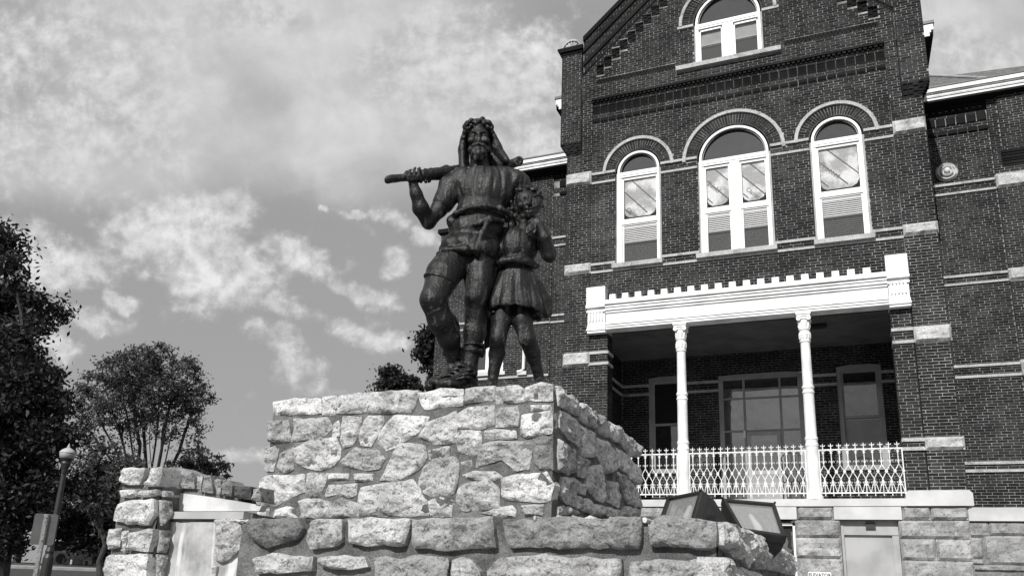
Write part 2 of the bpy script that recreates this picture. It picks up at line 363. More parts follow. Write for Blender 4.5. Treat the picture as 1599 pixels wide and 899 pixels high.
# ============================================================ BUILDING
CR, ST, JT = 0.0735, 0.245, 0.0125      # course, stretcher pitch, joint (image-derived units)
BASE = U((-2.466, 20.0, 1.6)); BASE = (BASE[0], BASE[1], 0.0)
bld = thing('brick_building', BASE, 'dark brick building with arched windows, stone trim and a columned white porch', 'building')
loose = []                              # candidates for single bricks: (x0,x1,z0,z1,y)
class Bricks:
    def __init__(s): s.c = []; s.t = []
    def add(s, x0, x1, y0, y1, z0, z1, ax='y', sg=-1, tone=None):
        s.c.append((x0, x1, y0, y1, z0, z1)); s.t.append(random.random() if tone is None else tone)
    def build(s, name, mat, parent):
        c = np.array(s.c); n = len(c)
        V_ = np.empty((n, 8, 3))
        for i in range(8):
            V_[:, i, 0] = c[:, 0 + (i & 1)]; V_[:, i, 1] = c[:, 2 + ((i >> 1) & 1)]; V_[:, i, 2] = c[:, 4 + ((i >> 2) & 1)]
        V_ = V_.reshape(-1, 3) * SCL; V_[:, 2] += 1.6 * (1 - SCL)
        F = np.array([(0, 2, 3, 1), (4, 5, 7, 6), (0, 1, 5, 4), (2, 6, 7, 3), (0, 4, 6, 2), (1, 3, 7, 5)])
        F = (F[None] + 8 * np.arange(n)[:, None, None]).reshape(-1, 4)
        lo, hi = V_.min(0), V_.max(0); org = np.array([(lo[0] + hi[0]) / 2, (lo[1] + hi[1]) / 2, lo[2]])
        me = bpy.data.meshes.new(name); me.from_pydata((V_ - org).tolist(), [], F.tolist())
        me.materials.append(MAT[mat]); at = me.attributes.new('tone', 'FLOAT', 'FACE'); at.data.foreach_set('value', np.repeat(s.t, 6))
        o = link(name, me, parent, org); o['kind'] = 'stuff'; return o
WALL = Bricks(); DARK = Bricks()
def row_pieces(x0, x1, k, cuts):
    off = (k % 2) * ST / 2 + (ST / 4 if (k % 7 == 3) else 0)
    segs = [(x0, x1)]
    for a, b in cuts:
        segs = [q for s0, s1 in segs for q in ((s0, min(s1, a)), (max(s0, b), s1)) if q[1] - q[0] > 0.025]
    for s0, s1 in segs:
        i = math.floor((s0 - off) / ST)
        while True:
            a, b = max(s0, off + i * ST + JT / 2), min(s1, off + (i + 1) * ST - JT / 2)
            if off + i * ST >= s1: break
            if b - a > 0.03: yield a, b
            i += 1
def sub_rows(za, zb, z0, z1, bands):
    za, zb = max(za, z0), min(zb, z1); segs = [(za, zb)]
    for lo, hi in bands or (): segs = [q for a, b in segs for q in ((a, min(b, lo - 0.005)), (max(a, hi + 0.005), b))]
    return [(a, b) for a, b in segs if b - a > 0.014]
def brick_wall(x0, x1, z0, z1, y, cutf=None, single=False, target=None, depth=0.03, bands=None):
    k = math.floor(z0 / CR)
    while k * CR < z1:
        for za, zb in sub_rows(k * CR + JT / 2, (k + 1) * CR - JT / 2, z0, z1, bands):
            cuts = cutf((za + zb) / 2) if cutf else []
            for a, b in row_pieces(x0, x1, k, cuts):
                yy = y + random.uniform(-0.002, 0.002)
                if single: loose.append((a, b, za, zb, yy))
                else: (target or WALL).add(a, b, yy, yy + depth, za, zb)
        k += 1
def brick_side(y0, y1, z0, z1, x, sgn, cutf=None, bands=None):
    k = math.floor(z0 / CR)
    while k * CR < z1:
        for za, zb in sub_rows(k * CR + JT / 2, (k + 1) * CR - JT / 2, z0, z1, bands):
            for a, b in row_pieces(y0, y1, k, cutf((za + zb) / 2) if cutf else []):
                j = random.uniform(-0.002, 0.002)
                WALL.add(min(x + j, x + j - sgn * 0.03), max(x + j, x + j - sgn * 0.03), a, b, za, zb)
        k += 1
def arcpoly(cx, cz, r, zb, n=28):
    return [(cx - r, zb), (cx + r, zb)] + [(cx + r * math.cos(math.pi * i / n), cz + r * math.sin(math.pi * i / n)) for i in range(n + 1)]
def rect(x0, x1, z0, z1): return [(x0, z0), (x1, z0), (x1, z1), (x0, z1)]

YP, YW, YU = 20.0, 20.05, 19.93        # pier face, panel face, upper pier face
YB = 23.8                               # wings and porch back wall
MO = 0.006                              # mortar lies this far behind the brick faces
WIN = [(-5.04, 12.78, 0.64, 1.00), (-2.466, 12.74, 0.945, 1.33), (0.08, 12.78, 0.645, 1.00)]   # centre, spring, opening radius, hood radius
GW = (-2.47, 17.0, 0.93, 1.33)
def cut_panel(z):
    out = []
    for cx, cz, r, ro in WIN:
        if z < cz:
            if z > 9.88: out.append((cx - r, cx + r))
        elif z - cz < ro: h = math.sqrt(ro * ro - (z - cz) ** 2); out.append((cx - h, cx + h))
    if 9.86 < z < 10.03: out += [(-5.75, -4.37), (-3.49, -1.475), (-0.605, 0.775)]
    return out
PB = [(10.055, 10.12), (9.825, 9.885), (12.795, 12.865), (12.515, 12.575), (14.755, 14.99), (14.47, 14.585)]
# panel between the piers
brick_wall(-6.36, 1.385, 8.95, 15.06, YW, cut_panel, bands=PB)
holes = [arcpoly(cx, cz, r, 9.95) for cx, cz, r, ro in WIN]
fillsheet(rect(-6.37, 1.395, 8.2, 15.1), holes, YW + MO, YW + 0.32, 'mortar_bed', 'mortar', bld)
# gable field above the terracotta band, stepping out to the pier face
def gable_half(z): return max(0.0, (20.55 - z) / 0.90)
CHK = []
for i in range(15):
    x = -6.25 + i * 0.2365; z = 15.99 + i * 0.228
    if x + 0.235 > -3.6: break
    CHK.append((x, z)); CHK.append((-2 * 2.468 - x - 0.235, z))
def cut_gable(z):
    out = []; cx, cz, r, ro = GW
    if z < cz:
        if z > 15.55: out.append((cx - r, cx + r))
        if 15.53 < z < 15.70: out.append((-3.91, -1.09))
        if cz + 0.02 > z > cz - 0.09: out.append((cx - ro - 0.05, cx + ro + 0.05))
    elif z - cz < ro: h = math.sqrt(ro * ro - (z - cz) ** 2); out.append((cx - h, cx + h))
    for x, q in CHK:
        if q - 0.03 < z < q + 0.35: out.append((x, x + 0.235))
    if 15.7 < z < 15.86: out += [(-6.24, -3.93), (-1.02, 1.3)]
    h = gable_half(z); out += [(-20, -2.466 - h), (-2.466 + h, 20)]
    return out
brick_wall(-6.66, 1.66, 15.225, 20.6, YP, cut_gable)
fillsheet([(-6.67, 15.23), (1.67, 15.23), (1.67, 16.0), (-2.466, 20.55), (-6.67, 16.0)], [arcpoly(GW[0], GW[1], GW[2], 15.6)] + [rect(x, x + 0.235, z, z + 0.35) for x, z in CHK], YP + MO, YP + 0.3, 'mortar_bed', 'mortar', bld)
for x, z in CHK:                        # sunk chequer squares
    mb = MB(True); mb.box(x, x + 0.235, YP + 0.07, YP + 0.09, z, z + 0.35)
    for r_ in range(5):
        for c_ in range(2): mb.box(x + 0.01 + c_ * 0.115, x + 0.105 + c_ * 0.115, YP + 0.045 + 0.02 * ((r_ + c_) % 2), YP + 0.08, z + 0.005 + r_ * 0.07, z + 0.065 + r_ * 0.07)
    mb.build('recessed_square', 'brick_dark', bld, tone=True)
# strips beside the panel up to the gable field
for a, b in ((-6.66, -6.36), (1.385, 1.66)):
    brick_wall(a, b, 13.5, 15.225, YP); MB(True).box(a + 0.004, b - 0.004, YP + MO, YP + 0.3, 13.5, 15.22).build('mortar_bed', 'mortar', bld)
# corbel table above the terracotta
mb = MB(True)
mb.box(-6.36, 1.385, YW - 0.02, YW + 0.03, 15.06, 15.10); mb.box(-6.36, 1.385, YP - 0.045, YP + 0.2, 15.165, 15.225)
x = -6.35
while x < 1.35:
    mb.box(x, x + 0.075, YP - 0.02, YW + 0.03, 15.10, 15.165); x += 0.125
mb.build('corbel_course', 'brick_dark', bld, tone=True)['kind'] = 'stuff'
mb = MB(True)                           # dogtooth course beside the gable window
for a, b in ((-6.24, -3.93), (-1.02, 1.3)):
    mb.box(a, b, YP + 0.002, YP + 0.03, 15.70, 15.86)
    for lev in (15.715, 15.79):
        x = a + (0.05 if lev > 15.75 else 0)
        while x + 0.1 < b:
            mb.add([(x, YP + 0.03, lev), (x + 0.05, YP - 0.02, lev), (x + 0.1, YP + 0.03, lev), (x, YP + 0.03, lev + 0.062), (x + 0.05, YP - 0.02, lev + 0.062), (x + 0.1, YP + 0.03, lev + 0.062)], [(0, 1, 4, 3), (1, 2, 5, 4), (0, 2, 1), (3, 4, 5)]); x += 0.1
mb.build('dogtooth_course', 'brick_dark', bld, tone=True)['kind'] = 'stuff'
# terracotta band
def shared(name, mb, mat, parent, places, step=lambda p: p, tone=True, smooth=False):
    """one mesh, many parts"""
    first = mb.build(name, mat, parent, tone=tone, smooth=smooth); o0 = Vector(WORLD[first.name]); out = [first]
    for k, off in enumerate(places):
        o = first if k == 0 else first.copy()
        if k: COL.objects.link(o)
        w = o0 + Vector(off) * SCL; o.location = w - wloc(parent); WORLD[o.name] = w
        if k: out.append(o)
    return out
mb = MB(True); z0, z1 = 14.755, 14.99; x = -6.355
mb.box(x, x + 0.2275, YW + 0.004, YW + 0.03, z0, z1)
for q in ((0.0, 0.02), (0.2075, 0.2275)): mb.box(x + q[0], x + q[1], YW - 0.012, YW + 0.01, z0, z1)
mb.box(x + 0.02, x + 0.2075, YW - 0.012, YW + 0.01, z0, z0 + 0.02); mb.box(x + 0.02, x + 0.2075, YW - 0.012, YW + 0.01, z1 - 0.02, z1)
for i in range(4):                      # raised rosette
    a = i * math.pi / 2 + math.pi / 4; cx, cz = x + 0.114 + 0.042 * math.cos(a), (z0 + z1) / 2 + 0.042 * math.sin(a)
    mb.lathe(0, 0, [(0.001, 0), (0.001, 0)], 3) if False else mb.add([(cx - 0.03, YW + 0.006, cz), (cx, YW + 0.006, cz - 0.03), (cx + 0.03, YW + 0.006, cz), (cx, YW + 0.006, cz + 0.03), (cx, YW - 0.014, cz)], [(0, 1, 4), (1, 2, 4), (2, 3, 4), (3, 0, 4)])
shared('terracotta_tile', mb, 'brick_dark', bld, [(i * 0.2347, 0, 0) for i in range(33)])
mb = MB(True); mb.box(-6.355, -6.355 + 0.222, YW - 0.02, YW + 0.03, 14.47, 14.585); mb.box(-6.355 + 0.02, -6.355 + 0.2, YW - 0.032, YW, 14.49, 14.565)
shared('terracotta_block', mb, 'brick_dark', bld, [(i * 0.2347, 0, 0) for i in range(33)])
# piers, lower parts; the right-hand one is laid brick by brick
STB = [(12.54, 12.92), (9.855, 10.15), (7.23, 7.61), (4.76, 5.045)]
for a, b, single in ((-7.10, -6.37, False), (1.395, 2.12, True)):
    brick_wall(a, b, 3.87, 7.25, YP, None, single, bands=STB)
    brick_wall(a, b, 7.25, 13.5, YP, None, single, bands=STB)
    MB(True).box(a + 0.008, b - 0.008, YP + MO, YP + 0.4, 3.5, 13.5).build('mortar_bed', 'mortar', bld)
    # upper pier, corbelled out
    ua, ub = (-7.29, -6.67) if a < 0 else (1.67, 2.30)
    for k in range(6):
        f = k / 5; ya = YP + (YU - YP) * f; xa, xb = a + (ua - a) * f if a < 0 else a + (ua - a) * 1.0, b + (ub - b) * (1.0 if a < 0 else f)
        z = 13.5 + k * 0.067; mb = MB(True); mb.box(xa, xb, ya, YP + 0.35, z, z + 0.0675)
        x = xa + 0.03
        while x + 0.1 < xb:
            if (int(x * 40) + k) % 2: mb.box(x, x + 0.09, ya - 0.02, ya + 0.01, z + 0.01, z + 0.058)
            x += 0.12
        mb.build('corbel_course', 'brick_dark', bld, tone=True)
    brick_wall(ua, ub, 13.9, 16.85, YU); MB(True).box(ua + 0.008, ub - 0.008, YU + MO, YP + 0.4, 13.9, 17.0).build('mortar_bed', 'mortar', bld)
    if a < 0: brick_side(YU, YP + 0.4, 13.9, 16.85, ua, -1)
    mb = MB(True); mb.box(ua - 0.03, ub + 0.02, YU - 0.04, YP + 0.4, 16.85, 16.92); mb.prism([(ua - 0.03, 16.92), (ub + 0.02, 16.92), (ub + 0.05, 17.0), (ub + 0.05, 17.06), (ua - 0.12, 17.06), (ua - 0.12, 17.0)], YU - 0.1, YP + 0.4)
    mb.build('pier_cap', 'brick_dark', bld, tone=True)
    # palmette on the pier
    cx, cz = (ua + ub) / 2 - 0.03, 17.06; mb = MB(True); mb.prism([(cx + 0.30 * math.cos(math.pi * i / 16), cz + 0.36 * math.sin(math.pi * i / 16)) for i in range(17)], YU + 0.05, YU + 0.16)
    mb.ring(cx, cz, 0.265, 0.31, YU + 0.0, YU + 0.17, n=20)
    for i in range(7):
        an = math.pi * (i + 0.5) / 7; L = 0.23; w = 0.032; d = (math.cos(an), math.sin(an)); nrm = (-d[1], d[0])
        p = lambda s_, q_: (cx + d[0] * s_ + nrm[0] * q_, cz + 0.02 + d[1] * s_ + nrm[1] * q_)
        mb.prism([p(0.03, -0.01), p(L * 0.75, -w), p(L, 0), p(L * 0.75, w), p(0.03, 0.01)], YU + 0.01, YU + 0.06)
    mb.build('palmette', 'trim_stone', bld)
# raking bands of the gable
for sg in (-1, 1):
    for j, (d0, d1, yy, mt) in enumerate(((0.0, 0.12, -0.16, 'brick_dark'), (0.12, 0.30, -0.10, 'brick_face'), (0.30, 0.40, -0.13, 'brick_dark'), (0.40, 0.62, -0.07, 'brick_face'), (0.62, 0.72, -0.10, 'brick_dark'), (0.72, 0.86, -0.045, 'brick_face'))):
        L = 4.15 if sg < 0 else 4.13; zt = 21.05
        P = lambda s_, d_: (-2.466 + sg * s_, zt - 0.90 * s_ - d_ * 1.345)
        MB(True).prism([P(0, d0), P(L, d0), P(L, d1), P(0, d1)], YP + yy, YP + 0.3).build('raking_band', 'mortar' if mt == 'brick_face' else mt, bld, tone=True)
        if mt == 'brick_face':          # courses laid along the slope
            dirv = np.array([sg * 1.0, -0.90]) / 1.345; nv = np.array([0, -1.0]); nrow = max(1, round((d1 - d0) / 0.07)); Ls = L * 1.345
            top = np.array([-2.466, zt - d0 * 1.345]); mb = MB(True)
            for r_ in range(nrow):
                s_ = 0.06 + (r_ % 2) * 0.12
                while s_ < Ls - 0.1:
                    e_ = min(s_ + 0.23, Ls - 0.02); q0 = (r_ + 0.08) * (d1 - d0) / nrow * 1.345; q1 = (r_ + 0.92) * (d1 - d0) / nrow * 1.345
                    pts = [top + dirv * s_ + nv * q0, top + dirv * e_ + nv * q0, top + dirv * e_ + nv * q1, top + dirv * s_ + nv * q1]
                    mb.prism([tuple(p) for p in pts], YP + yy - 0.01, YP + yy + 0.02); mb.tone[-6:] = [random.random()] * 6; s_ += 0.245
            mb.build('raking_brickwork', 'brick_face', bld, tone=True)['kind'] = 'stuff'
# quoin stones
def rough_block(x0, x1, z0, z1, y, name='quoin_stone', mat='quoin_stone', parent=bld, proud=0.07, seed=0, rough=0.02, back=0.2, color=None, ch=0.035):
    nx, nz = max(4, int((x1 - x0) / 0.05)), max(4, int((z1 - z0) / 0.05)); mb = MB(True); vs = []; fs = []
    for i in range(nz + 1):
        for j in range(nx + 1):
            u_, v_ = j / nx, i / nz; x, z = x0 + u_ * (x1 - x0), z0 + v_ * (z1 - z0)
            e = min(u_ * (x1 - x0), (1 - u_) * (x1 - x0), v_ * (z1 - z0), (1 - v_) * (z1 - z0)); f = min(1, e / ch)
            n = noise.fractal(Vector((x * 4 + seed, z * 6, seed * 3.1)), 0.8, 2.0, 4)
            ledge = 0.6 * max(0, noise.noise(Vector((x * 2 + seed, z * 7, 9 + seed))))
            vs.append((x, y - proud * f + (rough * n + 0.03 * ledge) * (0.15 + 0.85 * f) + (0 if f > 0 else 0.004), z))
    for i in range(nz):
        for j in range(nx): a = i * (nx + 1) + j; fs.append((a, a + 1, a + nx + 2, a + nx + 1))
    rim = [j for j in range(nx + 1)] + [i * (nx + 1) + nx for i in range(1, nz + 1)] + [nz * (nx + 1) + j for j in range(nx - 1, -1, -1)] + [i * (nx + 1) for i in range(nz - 1, 0, -1)]
    k = len(vs); vs += [(vs[i][0], y + back, vs[i][2]) for i in rim]
    for i in range(len(rim)): fs.append((rim[i], k + i, k + (i + 1) % len(rim), rim[(i + 1) % len(rim)]))
    mb.add(vs, fs); o = mb.build(name, mat, parent)
    if color is not None: o.color = (color, color, color, 1)
    return o
for k, (lo, hi, ex) in enumerate(((12.54, 12.92, 0.0), (9.855, 10.15, 0.01), (7.23, 7.61, 0.03), (4.76, 5.045, 0.045))):
    rough_block(-7.115, -6.362, lo, hi, YP, seed=k + 1.3, rough=0.03); rough_block(1.388, 2.12 + ex, lo, hi, YP, seed=k + 7.7, rough=0.03)
# thin stone strings across the panel
def spans(x0, x1, cuts):
    segs = [(x0, x1)]
    for a, b in cuts: segs = [q for s0, s1 in segs for q in ((s0, min(s1, a)), (max(s0, b), s1)) if q[1] - q[0] > 0.02]
    return segs
sills = [(-5.745, -4.37), (-3.485, -1.475), (-0.603, 0.775)]
frames = [(cx - r, cx + r) for cx, cz, r, ro in WIN]
for lo, hi, cuts in ((10.055, 10.12, [(a - 0.0, b + 0.0) for a, b in frames]), (9.825, 9.885, []), (12.795, 12.865, frames), (12.515, 12.575, frames)):
    for a, b in spans(-6.358, 1.383, cuts): MB(True).box(a, b, YW - 0.035, YW + 0.1, lo, hi).build('string_course', 'trim_stone', bld)
for a, b in sills: MB(True).prism([(a, 9.89), (b, 9.89), (b, 10.01), (a, 10.01)], YW - 0.13, YW + 0.2).build('window_sill', 'trim_stone', bld)
MB(True).box(-3.90, -1.095, YP - 0.12, YP + 0.2, 15.545, 15.675).build('window_sill', 'trim_stone', bld)
for sg in (-1, 1): MB(True).box(*sorted((GW[0] + sg * (GW[3] + 0.05), GW[0] + sg * GW[2])), YP - 0.03, YP + 0.1, GW[1] - 0.075, GW[1]).build('string_course', 'trim_stone', bld)
# arches: hood, voussoirs, dark inner order
def arch(cx, cz, r, ro, yf):
    mb = MB(True); mb.ring(cx, cz, ro - 0.085, ro, yf - 0.05, yf + 0.1, n=48); mb.build('arch_hood', 'trim_stone', bld)
    ri, re = r + 0.005, ro - 0.095; n = round(math.pi * (re + 0.0) / 0.083)
    MB(True).ring(cx, cz, ri, re + 0.01, yf + MO, yf + 0.25, n=48).build('mortar_bed', 'mortar', bld)
    for i in range(n):
        a = math.pi * (i + 0.5) / n; hw = math.pi / n / 2 * 0.84; sp = [(ri, ri + 0.115, ri + 0.127, re)] if i % 2 else [(ri, re - 0.115, re - 0.127, re)]
        mb = MB(True); s = sp[0]
        for q0, q1 in ((s[0], s[1]), (s[2], s[3])):
            mb.prism([(cx + q * math.cos(a + e * hw), cz + q * math.sin(a + e * hw)) for q, e in ((q0, -1), (q1, -1), (q1, 1), (q0, 1))], yf + random.uniform(-0.002, 0.002), yf + 0.03)
        mb.build('voussoir', 'brick_loose', bld)
for w in WIN: arch(*w, YW)
arch(*GW, YP)
# arched windows
def clipline(x0, z0, x1, z1, R):
    t0, t1 = 0, 1; dx, dz = x1 - x0, z1 - z0
    for p, q in ((-dx, x0 - R[0]), (dx, R[1] - x0), (-dz, z0 - R[2]), (dz, R[3] - z0)):
        if p == 0:
            if q < 0: return None
        else:
            r_ = q / p
            if p < 0: t0 = max(t0, r_)
            else: t1 = min(t1, r_)
    return None if t0 >= t1 else (x0 + dx * t0, z0 + dz * t0, x0 + dx * t1, z0 + dz * t1)
FONT_N = [0]
def text(name, body, size, loc, mat, parent, rotz=0.0, conv=False, bold=0.0, face_rot=0.0):
    """flat lettering facing -y (face_rot turns it about z)"""
    cu = bpy.data.curves.new('tmp', 'FONT'); cu.body = body; cu.size = size; cu.align_x = 'CENTER'; cu.align_y = 'CENTER'; cu.offset = bold; cu.extrude = 0.002
    ob = bpy.data.objects.new('tmp', cu); COL.objects.link(ob); dg = bpy.context.evaluated_depsgraph_get()
    me = bpy.data.meshes.new_from_object(ob.evaluated_get(dg)); bpy.data.objects.remove(ob)
    me.transform(Matrix.Rotation(face_rot, 4, 'Z') @ Matrix.Rotation(math.pi / 2, 4, 'X') @ Matrix.Rotation(rotz, 4, 'Z'))
    me.materials.clear(); me.materials.append(MAT[mat]); me.name = name
    return link(name, me, parent, U(loc) if conv else loc)
def window(cx, cz, r, yf, zb, lights, board=True, words=()):
    root = MB(True); rf = r - 0.05
    root.ring(cx, cz, rf - 0.06, rf, yf + 0.045, yf + 0.16, n=44)
    for sg in (-1, 1): root.box(*sorted((cx + sg * rf, cx + sg * (rf - 0.06))), yf + 0.045, yf + 0.16, zb, cz)
    fr = root.build('window', 'window_white', bld)
    MB(True).ring(cx, cz, rf, r, yf + 0.09, yf + 0.2, n=44).build('arch_lining', 'interior_dark', fr)
    for sg in (-1, 1): MB(True).box(*sorted((cx + sg * rf, cx + sg * r)), yf + 0.09, yf + 0.2, zb, cz).build('jamb_lining', 'grey_trim', fr)
    ri = rf - 0.06; zt = cz - 0.21
    MB(True).prism([(cx + (ri + 0.01) * math.cos(math.pi * i / 30), cz + 0.0 + (ri + 0.01) * math.sin(math.pi * i / 30)) for i in range(31)], yf + 0.17, yf + 0.19).build('lunette_pane', 'glass_dark', fr)
    MB(True).ring(cx, cz, ri - 0.035, ri, yf + 0.10, yf + 0.17, n=44).build('lunette_shadow', 'iron_black', fr)  # black ring painted in for the shadow inside the arch
    mb = MB(True); mb.box(cx - ri, cx + ri, yf + 0.06, yf + 0.16, zt + 0.05, cz); mb.box(cx - ri, cx + ri, yf + 0.045, yf + 0.16, zt + 0.10, zt + 0.16); mb.build('transom', 'window_white', fr)
    if len(lights) == 2: MB(True).box(lights[0][1] + 0.045, lights[1][0] - 0.045, yf + 0.07, yf + 0.17, zb, zt + 0.05).build('mullion', 'window_white', fr)
    lo_, hi_ = lights[0][0] - 0.05, lights[-1][1] + 0.05
    mb = MB(True)
    for a, b in ((cx - ri, lo_), (hi_, cx + ri)):
        if b - a > 0.01: mb.box(a, b, yf + 0.08, yf + 0.17, zb, zt + 0.05)
    if mb.v: mb.build('jamb', 'window_white', fr)
    zm = zb + 1.2; ztop = cz - 0.23
    for li, (a, b) in enumerate(lights):
        mb = MB(True)                   # upper and lower sash
        for z0, z1, yy in ((zm, ztop + 0.05, 0.10), (zb + 0.0, zm + 0.02, 0.13)):
            mb.box(a - 0.05, a, yf + yy, yf + yy + 0.04, z0, z1); mb.box(b, b + 0.05, yf + yy, yf + yy + 0.04, z0, z1)
            mb.box(a, b, yf + yy, yf + yy + 0.04, z1 - 0.05, z1 - 0.002); mb.box(a, b, yf + yy, yf + yy + 0.04, z0 + 0.002, z0 + (0.15 if z0 == zm else 0.05))
        mb.build('sash', 'window_white', fr)
        R1 = (a, b, zm + 0.15, ztop); R2 = (a, b, zb + 0.05, zm - 0.03)
        MB(True).box(a, b, yf + 0.115, yf + 0.12, R1[2], R1[3]).build('pane', 'glass_clear', fr)
        MB(True).box(a, b, yf + 0.145, yf + 0.15, R2[2], R2[3]).build('pane', 'glass_clear', fr)
        if board:
            c = 0.2; y_ = yf + 0.16; zbo = R1[2] + 0.07; poly = [(a + 0.01, R1[3]), (a + 0.01, zbo + c * 0.7), (a + 0.05, zbo + c * 0.3), (a + c * 0.7, zbo), (b - c, zbo), (b - 0.07, zbo + c * 0.35), (b - 0.01, zbo + c), (b - 0.01, R1[3])]
            bd = MB(True).prism(poly, y_, y_ + 0.02).build('insulation_board', 'sheathing', fr)
            for q, wd in ((0.10, 0.045), (0.62, 0.04), (-0.45, 0.04)):
                L = clipline(a - 0.5, R1[3] + 0.36 - q, a + 1.5, R1[3] + 0.36 - q - 2 * 1.12, (a + 0.015, b - 0.015, zbo + 0.1, R1[3]))
                if L: MB(True).prism([(L[0], L[1] - wd), (L[2], L[3] - wd), (L[2], L[3]), (L[0], L[1])], y_ - 0.004, y_ + 0.004).build('print_stripe', 'board_print', bd if False else fr)
            if words and words[li]:
                wd, ux, uz, sz = words[li]; text('lettering', wd, sz * SCL, (a + ux, y_ - 0.006, R1[2] + uz), 'iron_black', fr, rotz=-0.80, conv=True)
        else: MB(True).box(a, b, yf + 0.17, yf + 0.19, R1[2], R1[3]).build('roller_blind', 'shade_cloth', fr)
        zmid = (R2[2] + R2[3]) / 2 + 0.02
        if board:
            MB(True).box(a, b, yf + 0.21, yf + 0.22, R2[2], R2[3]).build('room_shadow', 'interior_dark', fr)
            mb = MB(True); z = R2[2] + 0.02
            while z < R2[3] - 0.08:
                mb.prismx([(yf + 0.165, z), (yf + 0.17, z - 0.002), (yf + 0.195, z + 0.035), (yf + 0.19, z + 0.037)], a + 0.005, b - 0.005); z += 0.052
            mb.box(a + 0.003, b - 0.003, yf + 0.16, yf + 0.2, R2[3] - 0.075, R2[3]); mb.build('blind_slats', 'blind_white', fr)
        else: MB(True).box(a, b, yf + 0.19, yf + 0.2, R2[2], R2[3]).build('room_shadow', 'shade_cloth', fr)
        mb = MB(True); mb.box(a, b, yf + 0.125, yf + 0.128, R2[2], zmid); mb.build('insect_screen', 'insect_screen', fr)
        MB(True).box(a, b, yf + 0.12, yf + 0.145, zmid, zmid + 0.035).build('screen_rail', 'iron_black', fr)
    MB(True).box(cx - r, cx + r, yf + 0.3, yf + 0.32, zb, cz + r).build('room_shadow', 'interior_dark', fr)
    return fr
window(*WIN[0][:3], YW, 10.01, [(-5.46, -4.555)], words=[('Classic', 0.22, 0.2, 0.15)])
window(*WIN[1][:3], YW, 10.01, [(-3.20, -2.62), (-2.28, -1.685)], words=[('Shield', 0.17, 0.62, 0.19), ('Classic', 0.26, 0.27, 0.16)])
window(*WIN[2][:3], YW, 10.01, [(-0.365, 0.55)], words=[('Protect', 0.24, 0.6, 0.2)])
window(*GW[:3], YP, 15.67, [(-3.22, -2.66), (-2.28, -1.70)], board=False)
# ------------------------------------------------------------ porch
# wall above the porch and pilasters beside it
PIL = ((-6.365, -5.88), (0.93, 1.385))
NSB = [(7.535, 7.61), (7.235, 7.31), (4.965, 5.045), (4.765, 4.84)]
for a, b in PIL:
    brick_wall(a, b, 3.87, 8.10, YP + 0.04, bands=NSB)
    MB(True).box(a + 0.01 if a > 0 else a - 0.004, b - 0.01, YP + 0.04 + MO, YP + 0.5, 3.54, 8.2).build('mortar_bed', 'mortar', bld)
    for lo, hi in ((7.535, 7.61), (7.235, 7.31), (4.965, 5.045), (4.765, 4.84)): MB(True).box(a, b + (0.03 if a < 0 else 0), YP + 0.0, YP + 0.48, lo, hi).build('string_course', 'trim_stone', bld)
brick_side(YP + 0.04, YP + 0.5, 3.87, 8.1, -5.88, 1, bands=NSB); brick_side(YP + 0.04, YP + 0.5, 3.87, 8.1, 0.93, -1, bands=NSB)
MB(True).box(-6.5, -5.895, YP + 0.48, YP + 0.5, 3.54, 8.2).build('mortar_bed', 'mortar', bld); MB(True).box(0.945, 1.5, YP + 0.48, YP + 0.5, 3.54, 8.2).build('mortar_bed', 'mortar', bld)
# beam with merlons and end blocks
bm = MB(True)
for y, z0, z1 in ((-0.10, 8.165, 8.22), (-0.125, 8.22, 8.28), (-0.15, 8.28, 8.33), (-0.11, 8.33, 8.60), (-0.15, 8.60, 8.655), (-0.19, 8.66, 8.73), (-0.22, 8.735, 8.80), (-0.27, 8.805, 8.92)):
    bm.box(-5.89, 0.932, YP + y, YP + 0.35, z0, z1)
beam = bm.build('porch_beam', 'white_paint', bld)
mb = MB(True); mb.prism([(-5.757, 8.92), (-5.585, 8.92), (-5.59, 9.075), (-5.752, 9.075)], YP - 0.245, YP - 0.1)
shared('merlon', mb, 'white_paint', beam, [(i * 0.3435, 0, 0) for i in range(19)], tone=False)
for sx, (a, b) in enumerate(((-6.405, -5.885), (0.925, 1.40))):
    mb = MB(True); y = YP - 0.20
    mb.box(a + 0.01, b - 0.01, y + 0.06, YP + 0.45, 8.08, 8.14); mb.box(a, b, y + 0.03, YP + 0.45, 8.14, 8.20); mb.box(a + 0.01, b - 0.01, y + 0.05, YP + 0.45, 8.20, 8.28)
    mb.box(a + 0.02, b - 0.02, y + 0.07, YP + 0.45, 8.28, 8.64); mb.box(a, b, y + 0.02, YP + 0.45, 8.64, 8.70); mb.box(a + 0.015, b - 0.015, y + 0.05, YP + 0.45, 8.70, 8.76)
    for i in range(5):
        x = a + 0.05 + i * (b - a - 0.1) / 5; mb.prism([(x, 8.64), (x + 0.06, 8.64), (x + 0.05, 8.42), (x + 0.03, 8.38), (x + 0.01, 8.42)], y + 0.03, y + 0.08)
    mb.box(a - 0.01, b + 0.01, y - 0.03, YP + 0.2, 8.76, 8.83); mb.box(a, b, y, YP + 0.2, 8.83, 9.345)
    for i in range(7): x = a + 0.04 + i * (b - a - 0.08) / 7; mb.box(x, x + 0.04, y - 0.012, y + 0.01, 8.86, 8.9)
    mb.build('beam_block', 'white_paint', bld)
